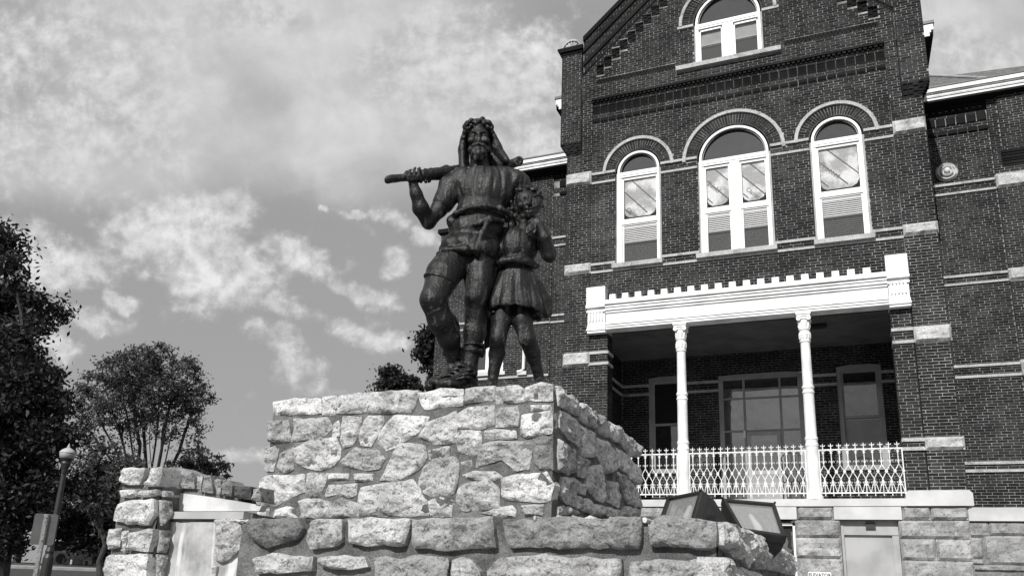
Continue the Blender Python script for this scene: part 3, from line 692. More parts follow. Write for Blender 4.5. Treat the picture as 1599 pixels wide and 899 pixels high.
# columns
for cx in (-3.945, -0.965):
    prof = [(0.185, 3.70), (0.185, 3.77), (0.155, 3.80), (0.150, 3.86), (0.140, 3.90), (0.138, 4.90), (0.150, 4.93), (0.150, 4.97), (0.135, 5.0), (0.135, 5.06), (0.148, 5.08), (0.148, 5.12), (0.128, 5.15),
            (0.122, 6.16), (0.140, 6.19), (0.140, 6.22), (0.124, 6.24), (0.124, 6.28), (0.14, 6.30), (0.14, 6.35), (0.118, 6.38), (0.108, 7.42), (0.128, 7.44), (0.128, 7.48), (0.112, 7.50), (0.128, 7.62), (0.112, 7.72), (0.132, 7.74), (0.132, 7.78), (0.116, 7.80), (0.13, 7.95), (0.12, 8.0)]
    mb = MB(True).lathe(cx, YP + 0.05, prof, 28); c = mb.build('column', 'white_paint', bld, smooth=False)
    mb = MB(True)
    for sy in (-1, 1):
        for sx in (-1, 1):
            mb.ring(cx + sx * 0.115, 8.01, 0.018, 0.052, YP + 0.05 + sy * 0.13 - 0.03, YP + 0.05 + sy * 0.13 + 0.03, 0, 2 * math.pi, 14)
    mb.box(cx - 0.14, cx + 0.14, YP - 0.09, YP + 0.19, 8.0, 8.06); mb.box(cx - 0.155, cx + 0.155, YP - 0.11, YP + 0.22, 8.06, 8.11); mb.box(cx - 0.175, cx + 0.175, YP - 0.13, YP + 0.24, 8.11, 8.165)
    mb.build('capital', 'white_paint', c); mb = MB(True)
    for i in range(10):
        a = 2 * math.pi * i / 10; mb.tube([(cx + 0.118 * math.cos(a), YP + 0.05 + 0.118 * math.sin(a), 7.8), (cx + 0.135 * math.cos(a), YP + 0.05 + 0.135 * math.sin(a), 7.9), (cx + 0.135 * math.cos(a), YP + 0.05 + 0.135 * math.sin(a), 7.96)], [0.02, 0.018, 0.006], 5)
        mb.tube([(cx + 0.115 * math.cos(a), YP + 0.05 + 0.115 * math.sin(a), 7.52), (cx + 0.125 * math.cos(a), YP + 0.05 + 0.125 * math.sin(a), 7.62), (cx + 0.12 * math.cos(a), YP + 0.05 + 0.12 * math.sin(a), 7.7)], [0.02, 0.018, 0.006], 5)
    mb.build('leaf_ornament', 'white_paint', c)['kind'] = 'stuff'
# ceiling, floor, back wall and side walls
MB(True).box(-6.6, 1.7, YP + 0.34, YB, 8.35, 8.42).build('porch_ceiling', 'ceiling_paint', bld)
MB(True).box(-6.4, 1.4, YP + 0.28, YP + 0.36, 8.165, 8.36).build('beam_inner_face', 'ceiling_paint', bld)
MB(True).box(-6.6, 1.7, YP + 0.05, YB, 3.50, 3.72).build('porch_floor', 'ledge_stone', bld)
DOORX = (-3.62, -1.29); LWX = (-5.69, -4.55); RWX = (-0.383, 0.757)
def cut_back(z):
    out = []
    if z < 7.75: out.append(DOORX)
    if 4.95 < z < 7.80: out += [LWX, RWX]
    return out
brick_wall(-6.52, 1.62, 3.72, 8.35, YB, cut_back, bands=[(7.505, 7.58), (7.235, 7.305)])
fillsheet(rect(-6.6, 1.7, 3.7, 8.4), [rect(*DOORX, 3.72, 7.75), rect(*LWX, 4.95, 7.8), rect(*RWX, 4.95, 7.8)], YB + MO, YB + 0.25, 'mortar_bed', 'mortar', bld)
for lo, hi in ((7.505, 7.58), (7.235, 7.305)):
    for a, b in spans(-6.5, 1.6, [DOORX, LWX, RWX]): MB(True).box(a, b, YB - 0.03, YB + 0.1, lo, hi).build('string_course', 'trim_stone', bld)
brick_side(YP + 0.5, YB, 3.72, 8.35, -6.52, 1, bands=NSB); brick_side(YP + 0.5, YB, 3.72, 8.35, 1.62, -1, bands=NSB)
MB(True).box(-6.6, -6.532, YP + 0.3, YB, 3.6, 8.4).build('mortar_bed', 'mortar', bld); MB(True).box(1.632, 1.7, YP + 0.3, YB, 3.6, 8.4).build('mortar_bed', 'mortar', bld)
for lo, hi in ((7.505, 7.58), (7.235, 7.305)): MB(True).box(-6.55, -6.49, YP + 0.5, YB - 0.03, lo, hi).build('string_course', 'trim_stone', bld)
# porch windows
for k, (a, b) in enumerate((LWX, RWX)):
    mb = MB(True); zt = 7.80
    mb.box(a, a + 0.11, YB + 0.02, YB + 0.14, 4.95, zt - 0.17); mb.box(b - 0.11, b, YB + 0.02, YB + 0.14, 4.95, zt - 0.17)
    mb.prism([(a, zt - 0.17), (b, zt - 0.17), (b, zt - 0.05)] + [(a + (b - a) * (1 - i / 10), zt - 0.05 + 0.06 * math.sin(math.pi * i / 10)) for i in range(1, 10)] + [(a, zt - 0.05)], YB + 0.02, YB + 0.14)
    mb.box(a, b, YB - 0.06, YB + 0.14, 4.87, 4.95)
    w = mb.build('window', 'door_paint', bld)
    mb = MB(True); x0, x1 = a + 0.135, b - 0.12
    for z0, z1, yy in ((6.30, 7.63, 0.07), (4.95, 6.38, 0.11)):
        mb.box(x0 - 0.03, x0 + 0.03, YB + yy, YB + yy + 0.04, z0, z1); mb.box(x1 - 0.03, x1 + 0.03, YB + yy, YB + yy + 0.04, z0, z1); mb.box(x0 + 0.03, x1 - 0.03, YB + yy, YB + yy + 0.04, z0, z0 + 0.07); mb.box(x0 + 0.03, x1 - 0.03, YB + yy, YB + yy + 0.04, z1 - 0.05, z1)
    mb.build('sash', 'door_paint', w)
    MB(True).box(x0, x1, YB + 0.10, YB + 0.105, 6.36, 7.6).build('pane', 'glass_dark' if k else 'interior_dark', w)
    MB(True).box(x0, x1, YB + 0.135, YB + 0.14, 5.0, 6.34).build('pane', 'glass_dark', w)
    if k: MB(True).box(x0 + 0.03, x1 - 0.03, YB + 0.118, YB + 0.124, 5.64, 6.26).build('roller_blind', 'shade_cloth', w)
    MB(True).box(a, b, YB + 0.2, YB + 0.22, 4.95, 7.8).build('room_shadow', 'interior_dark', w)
# glazed entrance
mb = MB(True); a, b = DOORX
mb.box(a, a + 0.13, YB + 0.02, YB + 0.14, 3.72, 7.58); mb.box(b - 0.13, b, YB + 0.02, YB + 0.14, 3.72, 7.58)
mb.prism([(a, 7.57), (b, 7.57), (b, 7.68)] + [(a + (b - a) * (1 - i / 12), 7.68 + 0.08 * math.sin(math.pi * i / 12)) for i in range(1, 12)] + [(a, 7.68)], YB + 0.02, YB + 0.14)
ent = mb.build('entrance_screen', 'door_paint', bld)
for x in (-2.94, -1.94):
    MB(True).box(x, x + 0.06, YB + 0.05, YB + 0.12, 3.72, 7.57).build('mullion', 'door_paint', ent)
for z in (6.03, 6.985): 
    for x0, x1 in ((a + 0.13, -2.94), (-2.88, -1.94), (-1.88, b - 0.13)): MB(True).box(x0, x1, YB + 0.055, YB + 0.115, z, z + 0.05).build('transom', 'door_paint', ent)
for x0, x1 in ((a + 0.13, -2.94), (-2.88, -1.94), (-1.88, b - 0.13)):
    for z0, z1 in ((7.035, 7.57), (6.08, 6.985), (3.72, 6.03)):
        if z0 == 3.72 and x0 == -2.88: continue
        MB(True).box(x0, x1, YB + 0.09, YB + 0.095, z0, z1).build('pane', 'glass_door', ent)
mb = MB(True); mb.box(-2.87, -2.77, YB + 0.03, YB + 0.09, 3.73, 6.02); mb.box(-2.05, -1.95, YB + 0.03, YB + 0.09, 3.73, 6.02); mb.box(-2.77, -2.05, YB + 0.03, YB + 0.09, 5.92, 6.02); mb.box(-2.77, -2.05, YB + 0.03, YB + 0.09, 4.80, 4.92); mb.box(-2.77, -2.05, YB + 0.03, YB + 0.09, 3.73, 4.0)
dr = mb.build('door', 'grey_trim', ent)
MB(True).box(-2.77, -2.05, YB + 0.06, YB + 0.065, 4.92, 5.92).build('pane', 'glass_door', dr); MB(True).box(-2.77, -2.05, YB + 0.045, YB + 0.07, 4.0, 4.80).build('door_panel', 'door_paint', dr)
MB(True).box(-2.12, -2.07, YB - 0.03, YB + 0.03, 4.75, 4.9).build('handle', 'galvanised', dr)
MB(True).box(-2.96, -2.90, YB - 0.02, YB + 0.05, 5.85, 6.05).build('door_closer', 'sign_white', ent)
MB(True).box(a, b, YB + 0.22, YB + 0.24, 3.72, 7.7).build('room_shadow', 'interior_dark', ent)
# cast-iron railing: one picket unit repeated
def railing(x0, x1):
    n = max(2, round((x1 - x0) / 0.172)); s = (x1 - x0) / n; Y = YP + 0.05; r = 0.0115
    fr = MB(True); fr.box(x0 - 0.02, x1 + 0.02, Y - 0.012, Y + 0.012, 4.823, 4.847); fr.box(x0 - 0.02, x1 + 0.02, Y - 0.014, Y + 0.014, 3.835, 3.862)
    fr.box(x0 - 0.015, x0 + 0.01, Y - 0.012, Y + 0.012, 3.75, 4.823); fr.box(x1 - 0.01, x1 + 0.015, Y - 0.012, Y + 0.012, 3.75, 4.823)
    R = fr.build('railing', 'iron_white', bld)
    m = MB(True); x = x0 + s / 2; h = s / 2
    m.tube([(x, Y, 4.925), (x, Y, 4.48)], r, 5); m.tube([(x, Y, 4.98), (x, Y, 4.92)], [0.006, 0.015], 5)
    m.box(x - 0.045, x + 0.045, Y - 0.008, Y + 0.008, 4.915, 4.93); m.box(x - 0.028, x + 0.028, Y - 0.008, Y + 0.008, 4.745, 4.76)
    for sg in (-1, 1):
        m.tube([(x + sg * 0.045, Y, 4.93), (x + sg * 0.05, Y, 4.945)], 0.009, 4)
        arc = [(x + sg * (h - h * math.cos(q)), Y, 4.74 + 0.085 * math.sin(q)) for q in (0, 0.5, 1.0, 1.57)]; m.tube(arc, 0.008, 4)
        m.tube([(x, Y, 4.48), (x + sg * h, Y, 4.325), (x, Y, 4.16)], r * 0.9, 5)
        m.tube([(x, Y, 4.16), (x + sg * h * 0.95, Y, 3.86)], r * 0.75, 4)
        m.tube([(x, Y, 4.50), (x + sg * 0.02, Y, 4.56), (x + sg * 0.045, Y, 4.575), (x + sg * 0.06, Y, 4.555), (x + sg * 0.05, Y, 4.54)], 0.007, 4)
        m.tube([(x, Y, 4.05), (x + sg * 0.03, Y, 4.10), (x + sg * 0.06, Y, 4.09), (x + sg * 0.055, Y, 4.06)], 0.008, 4)
        m.tube([(x, Y, 4.05), (x + sg * 0.03, Y, 4.01), (x + sg * 0.055, Y, 4.02)], 0.008, 4)
    m.tube([(x, Y, 4.16), (x, Y, 3.78)], r, 5)
    for sg in (-1, 1):
        xx = x + sg * h; 
        if sg > 0: m.prism([(xx - 0.036, 4.325), (xx, 4.282), (xx + 0.036, 4.325), (xx, 4.368)], Y - 0.016, Y + 0.016)
    shared('picket', m, 'iron_white', R, [(i * s, 0, 0) for i in range(n)], tone=False)
railing(-5.87, -4.10); railing(-3.80, -1.12); railing(-0.82, 0.915)
# ------------------------------------------------------------ base: ledge, blocks, basement
mb = MB(True); mb.box(-7.1, 0.93, YP - 0.12, YP + 0.4, 3.54, 3.705); mb.build('porch_ledge', 'ledge_stone', bld)
for a, b in ((-7.25, -5.86), (0.90, 2.19)):
    poly = [(a, 3.54), (b, 3.54), (b, 3.80), (b - 0.06, 3.868), (a + 0.06, 3.868), (a, 3.80)]
    MB(True).prism(poly, YP - 0.16, YP + 0.45).build('pier_base', 'ledge_stone', bld)
YS = YP - 0.06
MB(True).box(-7.2, 2.06, YS + 0.03, YS + 0.5, 0.0, 3.54).build('basement_core', 'interior_dark', bld) if False else None
def lint(a, b): MB(True).box(a, b, YS - 0.04, YS + 0.3, 3.25, 3.532).build('lintel', 'ledge_stone', bld)
lint(-2.9, -1.375); lint(-0.585, 0.79)
op = [(-2.75, -1.44), (-0.46, 0.70)]
rows = [(3.25, 3.53), (2.855, 3.235), (2.405, 2.845), (1.95, 2.395), (1.5, 1.94), (1.05, 1.49), (0.6, 1.04), (0.1, 0.59), (-0.25, 0.09)]
cols = {0: [(-7.15, -6.2), (-6.19, -5.2), (-5.19, -4.0), (-3.99, -2.91), (-1.365, -0.595), (0.80, 1.35), (1.36, 2.07)]}
for i, (lo, hi) in enumerate(rows):
    if i == 0: cl = cols[0]
    else:
        cl = [(-7.15, -6.4), (-6.39, -5.3), (-5.29, -4.1), (-4.09, -2.76), (-1.43, -0.47)]
        cl += [(0.71, 2.08)] if i % 2 else [(0.71, 1.39), (1.40, 2.08)]
    for a, b in cl: rough_block(a + 0.006, b - 0.006, lo, hi, YS, 'basement_stone', 'basement_stone', bld, 0.06, seed=i * 7.3 + a, rough=0.035, back=0.3, color=random.uniform(0.85, 1.25))
MB(True).box(-7.1, 2.06, YS + 0.1, YS + 0.32, -0.3, 3.5).v and fillsheet(rect(-7.12, 2.06, -0.3, 3.53), [rect(a - 0.01, b + 0.01, -0.2, 3.25) for a, b in op], YS + 0.05, YS + 0.35, 'mortar_bed', 'mortar', bld)
# basement window with drawn shade, and the one beside it
mb = MB(True); a, b = op[1]
mb.box(a - 0.005, a + 0.05, YS + 0.14, YS + 0.3, -0.2, 3.25); mb.box(b - 0.13, b + 0.005, YS + 0.18, YS + 0.3, -0.2, 3.25); mb.box(a, b, YS + 0.16, YS + 0.3, 2.93, 3.25)
w = mb.build('basement_window', 'grey_trim', bld); MB(True).box(a + 0.05, b - 0.13, YS + 0.24, YS + 0.26, 0.5, 2.93).build('window_board', 'shade_cloth', w)
MB(True).box(0.05, 0.25, YS + 0.10, YS + 0.17, 3.06, 3.2).build('vent_grille', 'iron_black', w)
mb = MB(True); a, b = op[0]; mb.box(a, a + 0.05, YS + 0.12, YS + 0.3, -0.2, 3.25); mb.box(b - 0.05, b, YS + 0.12, YS + 0.3, -0.2, 3.25); mb.box(a, b, YS + 0.12, YS + 0.3, 3.12, 3.18)
w = mb.build('basement_window', 'window_white', bld); MB(True).box(a + 0.05, b - 0.05, YS + 0.22, YS + 0.24, 0.5, 3.25).build('pane', 'glass_door', w)
# elevator sign
sg = MB(True); sg.prism([(-1.20, 1.80), (-0.72, 1.80), (-0.72, 2.09), (-0.74, 2.105), (-1.18, 2.105), (-1.20, 2.09)], YS - 0.16, YS - 0.14)
sgo = sg.build('sign', 'sign_white', None); tag(sgo, 'small white sign with dark lettering ELEVATOR on the stone basement wall', 'sign')
text('lettering', 'ELEVATOR', 0.088, (-0.96, YS - 0.163, 2.035), 'iron_black', sgo, conv=True, bold=0.002)
# ------------------------------------------------------------ wings
def quad_stone(x0, x1, lo, hi, seed): rough_block(x0, x1, lo, hi, YB - 0.03, seed=seed, rough=0.03)
# right wing
RX0, RX1, RX2 = 2.10, 4.06, 9.5
BANDS = [(12.795, 12.865), (12.515, 12.575), (10.055, 10.12), (9.825, 9.885), (7.53, 7.60), (7.235, 7.305), (4.965, 5.04), (4.765, 4.83)]
WBD = BANDS + [(14.68, 14.91), (14.38, 14.48)]
brick_wall(RX0, RX1, 3.87, 15.1, YB + 0.05, bands=WBD); MB(True).box(RX0 - 0.1, RX1 + 0.1, YB + 0.05 + MO, YB + 0.4, 3.5, 15.6).build('mortar_bed', 'mortar', bld)
QB = [(12.50, 12.90), (9.80, 10.15), (7.21, 7.63), (4.74, 5.06)]
brick_wall(RX1, RX2, 3.87, 13.6, YB - 0.06, lambda z: [(RX1 - 1, RX1 + 0.9)] if any(a < z < b for a, b in QB) else []); MB(True).box(RX1 + 0.008, RX2, YB - 0.06 + MO, YB + 0.4, 3.5, 15.6).build('mortar_bed', 'mortar', bld)
for k, (lo, hi) in enumerate(((12.50, 12.90), (9.80, 10.15), (7.21, 7.63), (4.74, 5.06))): rough_block(RX1 - 0.01, RX1 + 0.9, lo, hi, YB - 0.06, seed=k * 3 + 50, rough=0.03)
for k, (lo, hi) in enumerate(((12.50, 12.90), (9.80, 10.15), (7.21, 7.63), (4.74, 5.06))): MB(True).box(RX1 + 0.9, RX2, YB - 0.1, YB, hi - 0.09, hi - 0.02).build('string_course', 'trim_stone', bld)
for lo, hi in BANDS: MB(True).box(RX0, RX1, YB + 0.01, YB + 0.1, lo, hi).build('string_course', 'trim_stone', bld)
for zz in (12.575, 9.885):              # upright return of the paired strings
    MB(True).box(2.44, 2.49, YB + 0.015, YB + 0.1, zz, zz + 0.22).build('string_return', 'trim_stone', bld)
def tiles(x0, n):
    mb = MB(True); mb.box(x0, x0 + 0.2275, YB + 0.02, YB + 0.1, 14.68, 14.91); mb.box(x0 + 0.02, x0 + 0.2075, YB + 0.03, YB + 0.1, 14.7, 14.89)
    for q in ((0.0, 0.02), (0.2075, 0.2275)): mb.box(x0 + q[0], x0 + q[1], YB + 0.0, YB + 0.04, 14.68, 14.91)
    shared('terracotta_tile', mb, 'brick_dark', bld, [(i * 0.258, 0, 0) for i in range(n)])
    mb = MB(True); mb.box(x0, x0 + 0.245, YB + 0.0, YB + 0.1, 14.38, 14.48)
    shared('terracotta_block', mb, 'brick_dark', bld, [(i * 0.258, 0, 0) for i in range(n)])
tiles(2.52, 6)
mb = MB(True)                           # corbels under the eaves
for k, (z, y) in enumerate(((15.02, 0.01), (15.16, -0.03), (15.30, -0.07))):
    mb.box(RX0, RX1 + 0.0, YB + y, YB + 0.2, z, z + 0.07)
    x = RX0
    while x < RX1: mb.box(x, x + 0.09, YB + y - 0.02, YB + y + 0.1, z + 0.07, z + 0.14); x += 0.17
mb.build('corbel_course', 'brick_dark', bld, tone=True)
mb = MB(True)                           # corner corbel
for k in range(6): mb.box(RX1 + 0.2 - 0.0, RX2, YB - 0.07 - 0.02 * k, YB, 13.1 + k * 0.075, 13.17 + k * 0.075)
mb.build('corbel_course', 'brick_dark', bld, tone=True)
brick_wall(RX1, RX1 + 0.25, 13.5, 15.3, YB - 0.06); brick_wall(RX1 + 0.25, RX2, 13.5, 15.35, YB - 0.16); MB(True).box(RX1 + 0.26, RX2, YB - 0.16 + MO, YB, 13.5, 15.5).build('mortar_bed', 'mortar', bld)
# cornice, white gutter fascia
def cornice(x0, x1, yb=YB):
    mb = MB(True)
    for y, z0, z1 in ((-0.38, 15.30, 15.375), (-0.41, 15.375, 15.40), (-0.42, 15.40, 15.47), (-0.46, 15.47, 15.50), (-0.50, 15.50, 15.62)): mb.box(x0, x1, yb + y, yb + 0.3, z0 + 0.02, z1 + 0.02)
    mb.build('cornice', 'white_paint', bld)
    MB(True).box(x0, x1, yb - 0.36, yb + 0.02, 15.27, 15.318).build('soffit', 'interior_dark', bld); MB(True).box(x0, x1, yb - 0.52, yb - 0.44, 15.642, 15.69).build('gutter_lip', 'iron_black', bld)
cornice(2.2, 9.5); cornice(-11.75, -7.1)
def roofplane(pts): 
    mb = MB(True); n = len(pts); mb.add(list(pts) + [(x, y, z - 0.06) for x, y, z in pts], [tuple(range(n)), tuple(range(2 * n - 1, n - 1, -1))] + [(i, i + n, (i + 1) % n + n, (i + 1) % n) for i in range(n)]); return mb.build('roof', 'shingle', bld)
roofplane([(2.0, 23.38, 15.66), (4.15, 23.38, 15.66), (3.02, 26, 17.70), (2.0, 26, 17.62)]); roofplane([(4.15, 23.38, 15.66), (9.5, 23.38, 15.66), (9.5, 27, 16.6), (3.02, 26, 17.70)])
MB(True).tube([(2.0, 26, 17.66), (3.02, 26, 17.74), (4.15, 23.38, 15.70)], 0.035, 6).build('ridge_cap', 'grey_trim', bld)
mb = MB(True)
k = 0
while k < 14:                           # visible shingle courses
    y = YB - 0.4 + k * 0.27; mb.box(2.2, 9.5, y, y + 0.25, 15.66 + 0.54 * (k * 0.27) - 0.01, 15.70 + 0.54 * (k * 0.27)) if False else None; k += 1
roofplane([(-9.1, 23.38, 15.66), (-6.9, 23.38, 15.66), (-6.9, 25.3, 17.0), (-9.1, 25.3, 16.9)]); roofplane([(-11.7, 23.38, 15.66), (-9.1, 23.38, 15.66), (-9.1, 25.3, 16.9), (-11.7, 25.3, 16.4)])
roofplane([(-6.9, 20.4, 16.5), (-2.466, 20.4, 20.0), (-2.466, 29, 20.0), (-6.9, 29, 16.5)]); roofplane([(1.95, 20.4, 16.5), (-2.466, 20.4, 20.0), (-2.466, 29, 20.0), (1.95, 29, 16.5)])
# eaves of the front bay
def eave(x0, xo, xf, yn):
    mb = MB(True); 
    for dx, z0, z1 in ((0.10, 15.33, 15.43), (0.06, 15.43, 15.50), (0.0, 15.50, 15.68)):
        sg = 1 if xo > x0 else -1; mb.add([(x0, yn, z0), (xo - sg * dx, yn, z0), (xf - sg * dx, YB - 0.5, z0), (x0, YB - 0.5, z0), (x0, yn, z1), (xo - sg * dx, yn, z1), (xf - sg * dx, YB - 0.5, z1), (x0, YB - 0.5, z1)], [(3, 2, 1, 0), (4, 5, 6, 7), (0, 1, 5, 4), (1, 2, 6, 5), (2, 3, 7, 6), (3, 0, 4, 7)])
    mb.build('bay_eaves', 'white_paint', bld)
    sg = 1 if xo > x0 else -1; e = 0.03 * sg
    MB(True).add([(x0, yn - 0.03, 15.68), (xo + e, yn - 0.03, 15.68), (xf + e, YB - 0.5, 15.68), (x0, YB - 0.5, 15.68), (x0, yn - 0.03, 15.76), (xo + e, yn - 0.03, 15.76), (xf + e, YB - 0.5, 15.76), (x0, YB - 0.5, 15.76)], [(3, 2, 1, 0), (4, 5, 6, 7), (0, 1, 5, 4), (1, 2, 6, 5), (2, 3, 7, 6), (3, 0, 4, 7)]).build('gutter', 'iron_black', bld)
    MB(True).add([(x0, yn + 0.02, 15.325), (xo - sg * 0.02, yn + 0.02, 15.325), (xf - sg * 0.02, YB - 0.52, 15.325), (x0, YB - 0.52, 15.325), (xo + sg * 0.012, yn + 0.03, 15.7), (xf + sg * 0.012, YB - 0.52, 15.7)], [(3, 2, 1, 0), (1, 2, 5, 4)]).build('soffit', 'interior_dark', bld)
eave(2.1, 2.56, 2.50, 20.3); eave(-7.0, -7.6, -7.6, 20.3)
# sides of the bay
brick_side(YP, YB, 3.87, 15.3, 2.12, 1); brick_side(YP, YB, 3.87, 15.3, -7.10, -1)
MB(True).box(1.7, 2.108, YP + 0.3, YB + 0.3, -0.3, 16.6).build('bay_core', 'mortar', bld); MB(True).box(-7.088, -6.62, YP + 0.3, YB + 0.3, -0.3, 16.6).build('bay_core', 'mortar', bld)
# round louvred vent
mb = MB(True).lathe(0, 0, [(0.285, 0), (0.29, 0.03), (0.27, 0.06), (0.265, 0.02), (0.24, 0.02), (0.24, 0.09), (0.225, 0.10), (0.2, 0.09), (0.195, 0.05), (0.17, 0.05), (0.165, 0.14), (0.14, 0.16), (0.12, 0.15), (0.115, 0.10), (0.085, 0.10), (0.08, 0.18), (0.05, 0.20), (0.02, 0.205), (0.0, 0.205)], 32)
mb.v = [(2.90 + x, YB + 0.05 - z, 13.22 + y) for x, y, z in mb.v]
mb.build('round_vent', 'vent_metal', bld)
# base band and basement of the right wing
MB(True).box(2.08, RX2, YB - 0.1, YB + 0.4, 3.54, 3.87).build('base_band', 'ledge_stone', bld)
rs = random.Random(5)
z = 3.53
MB(True).box(2.1, RX2, YB + 0.02, YB + 0.4, -0.3, 3.54).build('mortar_bed', 'mortar', bld)
for (x0, x1, z0, z1) in ((2.15, 2.88, 3.15, 3.52), (2.90, 4.2, 3.2, 3.52), (2.15, 2.72, 2.63, 3.13), (2.74, 4.3, 2.5, 3.18), (2.15, 4.2, 2.33, 2.47), (2.15, 2.71, 2.48, 2.61), (2.15, 3.5, 2.05, 2.31), (3.52, 4.3, 1.9, 2.31), (2.15, 2.6, 1.6, 2.03), (2.62, 3.5, 1.55, 2.03), (2.15, 3.0, 1.1, 1.53), (3.02, 4.3, 1.2, 1.53), (2.15, 3.4, 0.6, 1.08), (3.42, 4.6, 0.6, 1.15), (2.15, 4.6, 0.05, 0.58)):
    rough_block(x0, x1, z0, z1, YB + 0.0, 'basement_stone', 'basement_stone', bld, 0.05, seed=x0 * 3 + z0, rough=0.03, color=rs.uniform(0.6, 0.95))
x = 4.35
while x < RX2 - 0.3:
    w_ = rs.uniform(0.6, 1.2)
    for q in range(7): rough_block(x, min(x + w_, RX2) - 0.02, 0.05 + q * 0.5, 0.53 + q * 0.5, YB + 0.0, 'basement_stone', 'basement_stone', bld, 0.05, seed=x + q, rough=0.03, color=rs.uniform(0.6, 0.95))
    x += w_
# left wing with its window
LX0, LX1, LX2 = -13.15, -8.93, -7.1
LXM, ZLOW = -11.5, 13.55
LW = (-11.75, -10.55)
BL = BANDS
cut_left = lambda z: [LW] if 8.30 < z < 10.6 else []
brick_wall(LX1, LX2 + 0.0, 3.87, 15.1, YB + 0.05, bands=WBD)
brick_wall(LX0, LX1, 3.87, ZLOW, YB, cut_left, bands=BL); brick_wall(LXM, LX1, ZLOW, 15.25, YB, cut_left, bands=BL); MB(True).box(LX0 - 0.1, LXM, YB - 0.1, YB + 3, ZLOW, ZLOW + 0.15).build('wall_cap', 'brick_dark', bld, tone=True)
brick_side(YB, YB + 3.0, 3.87, ZLOW, LX0, -1)
fillsheet([(LX0 + 0.01, -0.3), (LX1, -0.3), (LX1, 15.6), (LXM, 15.6), (LXM, ZLOW), (LX0 + 0.01, ZLOW)], [rect(*LW, 8.3, 10.6)], YB + MO, YB + 0.4, 'mortar_bed', 'mortar', bld); MB(True).box(LX1, LX2, YB + 0.05 + MO, YB + 0.4, 3.5, 15.6).build('mortar_bed', 'mortar', bld)
MB(True).box(LX0 + 0.012, LX2, YB + 0.4, YB + 3, -0.3, ZLOW).build('wing_core', 'mortar', bld); MB(True).box(LXM, LX2, YB + 0.4, YB + 3, ZLOW, 15.5).build('wing_core', 'mortar', bld)
for lo, hi in BL:
    MB(True).box(LX1, LX2, YB + 0.01, YB + 0.1, lo, hi).build('string_course', 'trim_stone', bld)
    for a, b in spans(LX0, LX1, [LW] if 8.3 < lo < 10.6 else []): MB(True).box(a, b, YB - 0.04, YB + 0.1, lo, hi).build('string_course', 'trim_stone', bld)
tiles(-9.0 + 0.3, 6)
mb = MB(True); mb.tube([(-9.78, YB - 0.08, 11.2), (-9.78, YB - 0.08, 8.32), (-9.86, YB - 0.1, 8.24), (-9.98, YB - 0.12, 8.22)], 0.055, 8); mb.build('downspout', 'window_white', bld)
MB(True).box(-9.98, -9.66, YB - 0.13, YB + 0.02, 8.12, 8.24).build('stone_bracket', 'ledge_stone', bld)
mb = MB(True)
for k, (z, y) in enumerate(((15.02, 0.01), (15.16, -0.03), (15.30, -0.07))):
    mb.box(LXM, LX2, YB + y, YB + 0.2, z, z + 0.07); x = LXM
    while x < LX2: mb.box(x, x + 0.09, YB + y - 0.02, YB + y + 0.1, z + 0.07, z + 0.14); x += 0.17
mb.build('corbel_course', 'brick_dark', bld, tone=True)['kind'] = 'stuff'
a, b = LW; mb = MB(True)
mb.box(a, a + 0.12, YB + 0.03, YB + 0.14, 8.3, 10.6); mb.box(b - 0.12, b, YB + 0.03, YB + 0.14, 8.3, 10.6); mb.box(a, b, YB + 0.03, YB + 0.14, 10.45, 10.6); mb.box(a + 0.12, b - 0.12, YB + 0.05, YB + 0.12, 9.35, 9.47); mb.box((a + b) / 2 - 0.06, (a + b) / 2 + 0.06, YB + 0.05, YB + 0.13, 8.42, 10.45); mb.box(a + 0.12, b - 0.12, YB + 0.04, YB + 0.13, 8.3, 8.42)
w = mb.build('window', 'window_white', bld); MB(True).box(a + 0.1, b - 0.1, YB + 0.12, YB + 0.15, 8.3, 10.5).build('pane', 'glass_dark', w)
MB(True).box(a - 0.12, b + 0.12, YB - 0.1, YB + 0.1, 8.18, 8.3).build('window_sill', 'ledge_stone', bld); MB(True).box(LX0, LX1, YB - 0.05, YB + 0.1, 8.05, 8.12).build('string_course', 'trim_stone', bld)
# the single bricks of the right-hand pier
P_ = [l for l in loose]
P_.sort(key=lambda q: q[2])
single, rest = P_[:300], P_[300:]
for a, b, z0, z1, y in rest: WALL.add(a, b, y, y + 0.03, z0, z1)
cache = {}
for a, b, z0, z1, y in single:
    key = (round(b - a, 3), round(z1 - z0, 3))
    if key not in cache:
        w_, h_ = (b - a) / 2, (z1 - z0) / 2
        mb = MB(False); ch = 0.004; X, Z = w_ * SCL, h_ * SCL
        mb.add([(-X + ch, 0, -Z + ch), (X - ch, 0, -Z + ch), (X - ch, 0, Z - ch), (-X + ch, 0, Z - ch), (-X, ch, -Z), (X, ch, -Z), (X, ch, Z), (-X, ch, Z), (-X, 0.03, -Z), (X, 0.03, -Z), (X, 0.03, Z), (-X, 0.03, Z)],
               [(0, 1, 2, 3), (0, 4, 5, 1), (1, 5, 6, 2), (2, 6, 7, 3), (3, 7, 4, 0), (4, 8, 9, 5), (5, 9, 10, 6), (6, 10, 11, 7), (7, 11, 8, 4)])
        me = bpy.data.meshes.new('brick'); me.from_pydata(mb.v, [], mb.f); me.materials.append(MAT['brick_loose']); cache[key] = me
    link('brick', cache[key], bld, U(((a + b) / 2, y, (z0 + z1) / 2)))
WALL.build('brickwork', 'brick_face', bld)
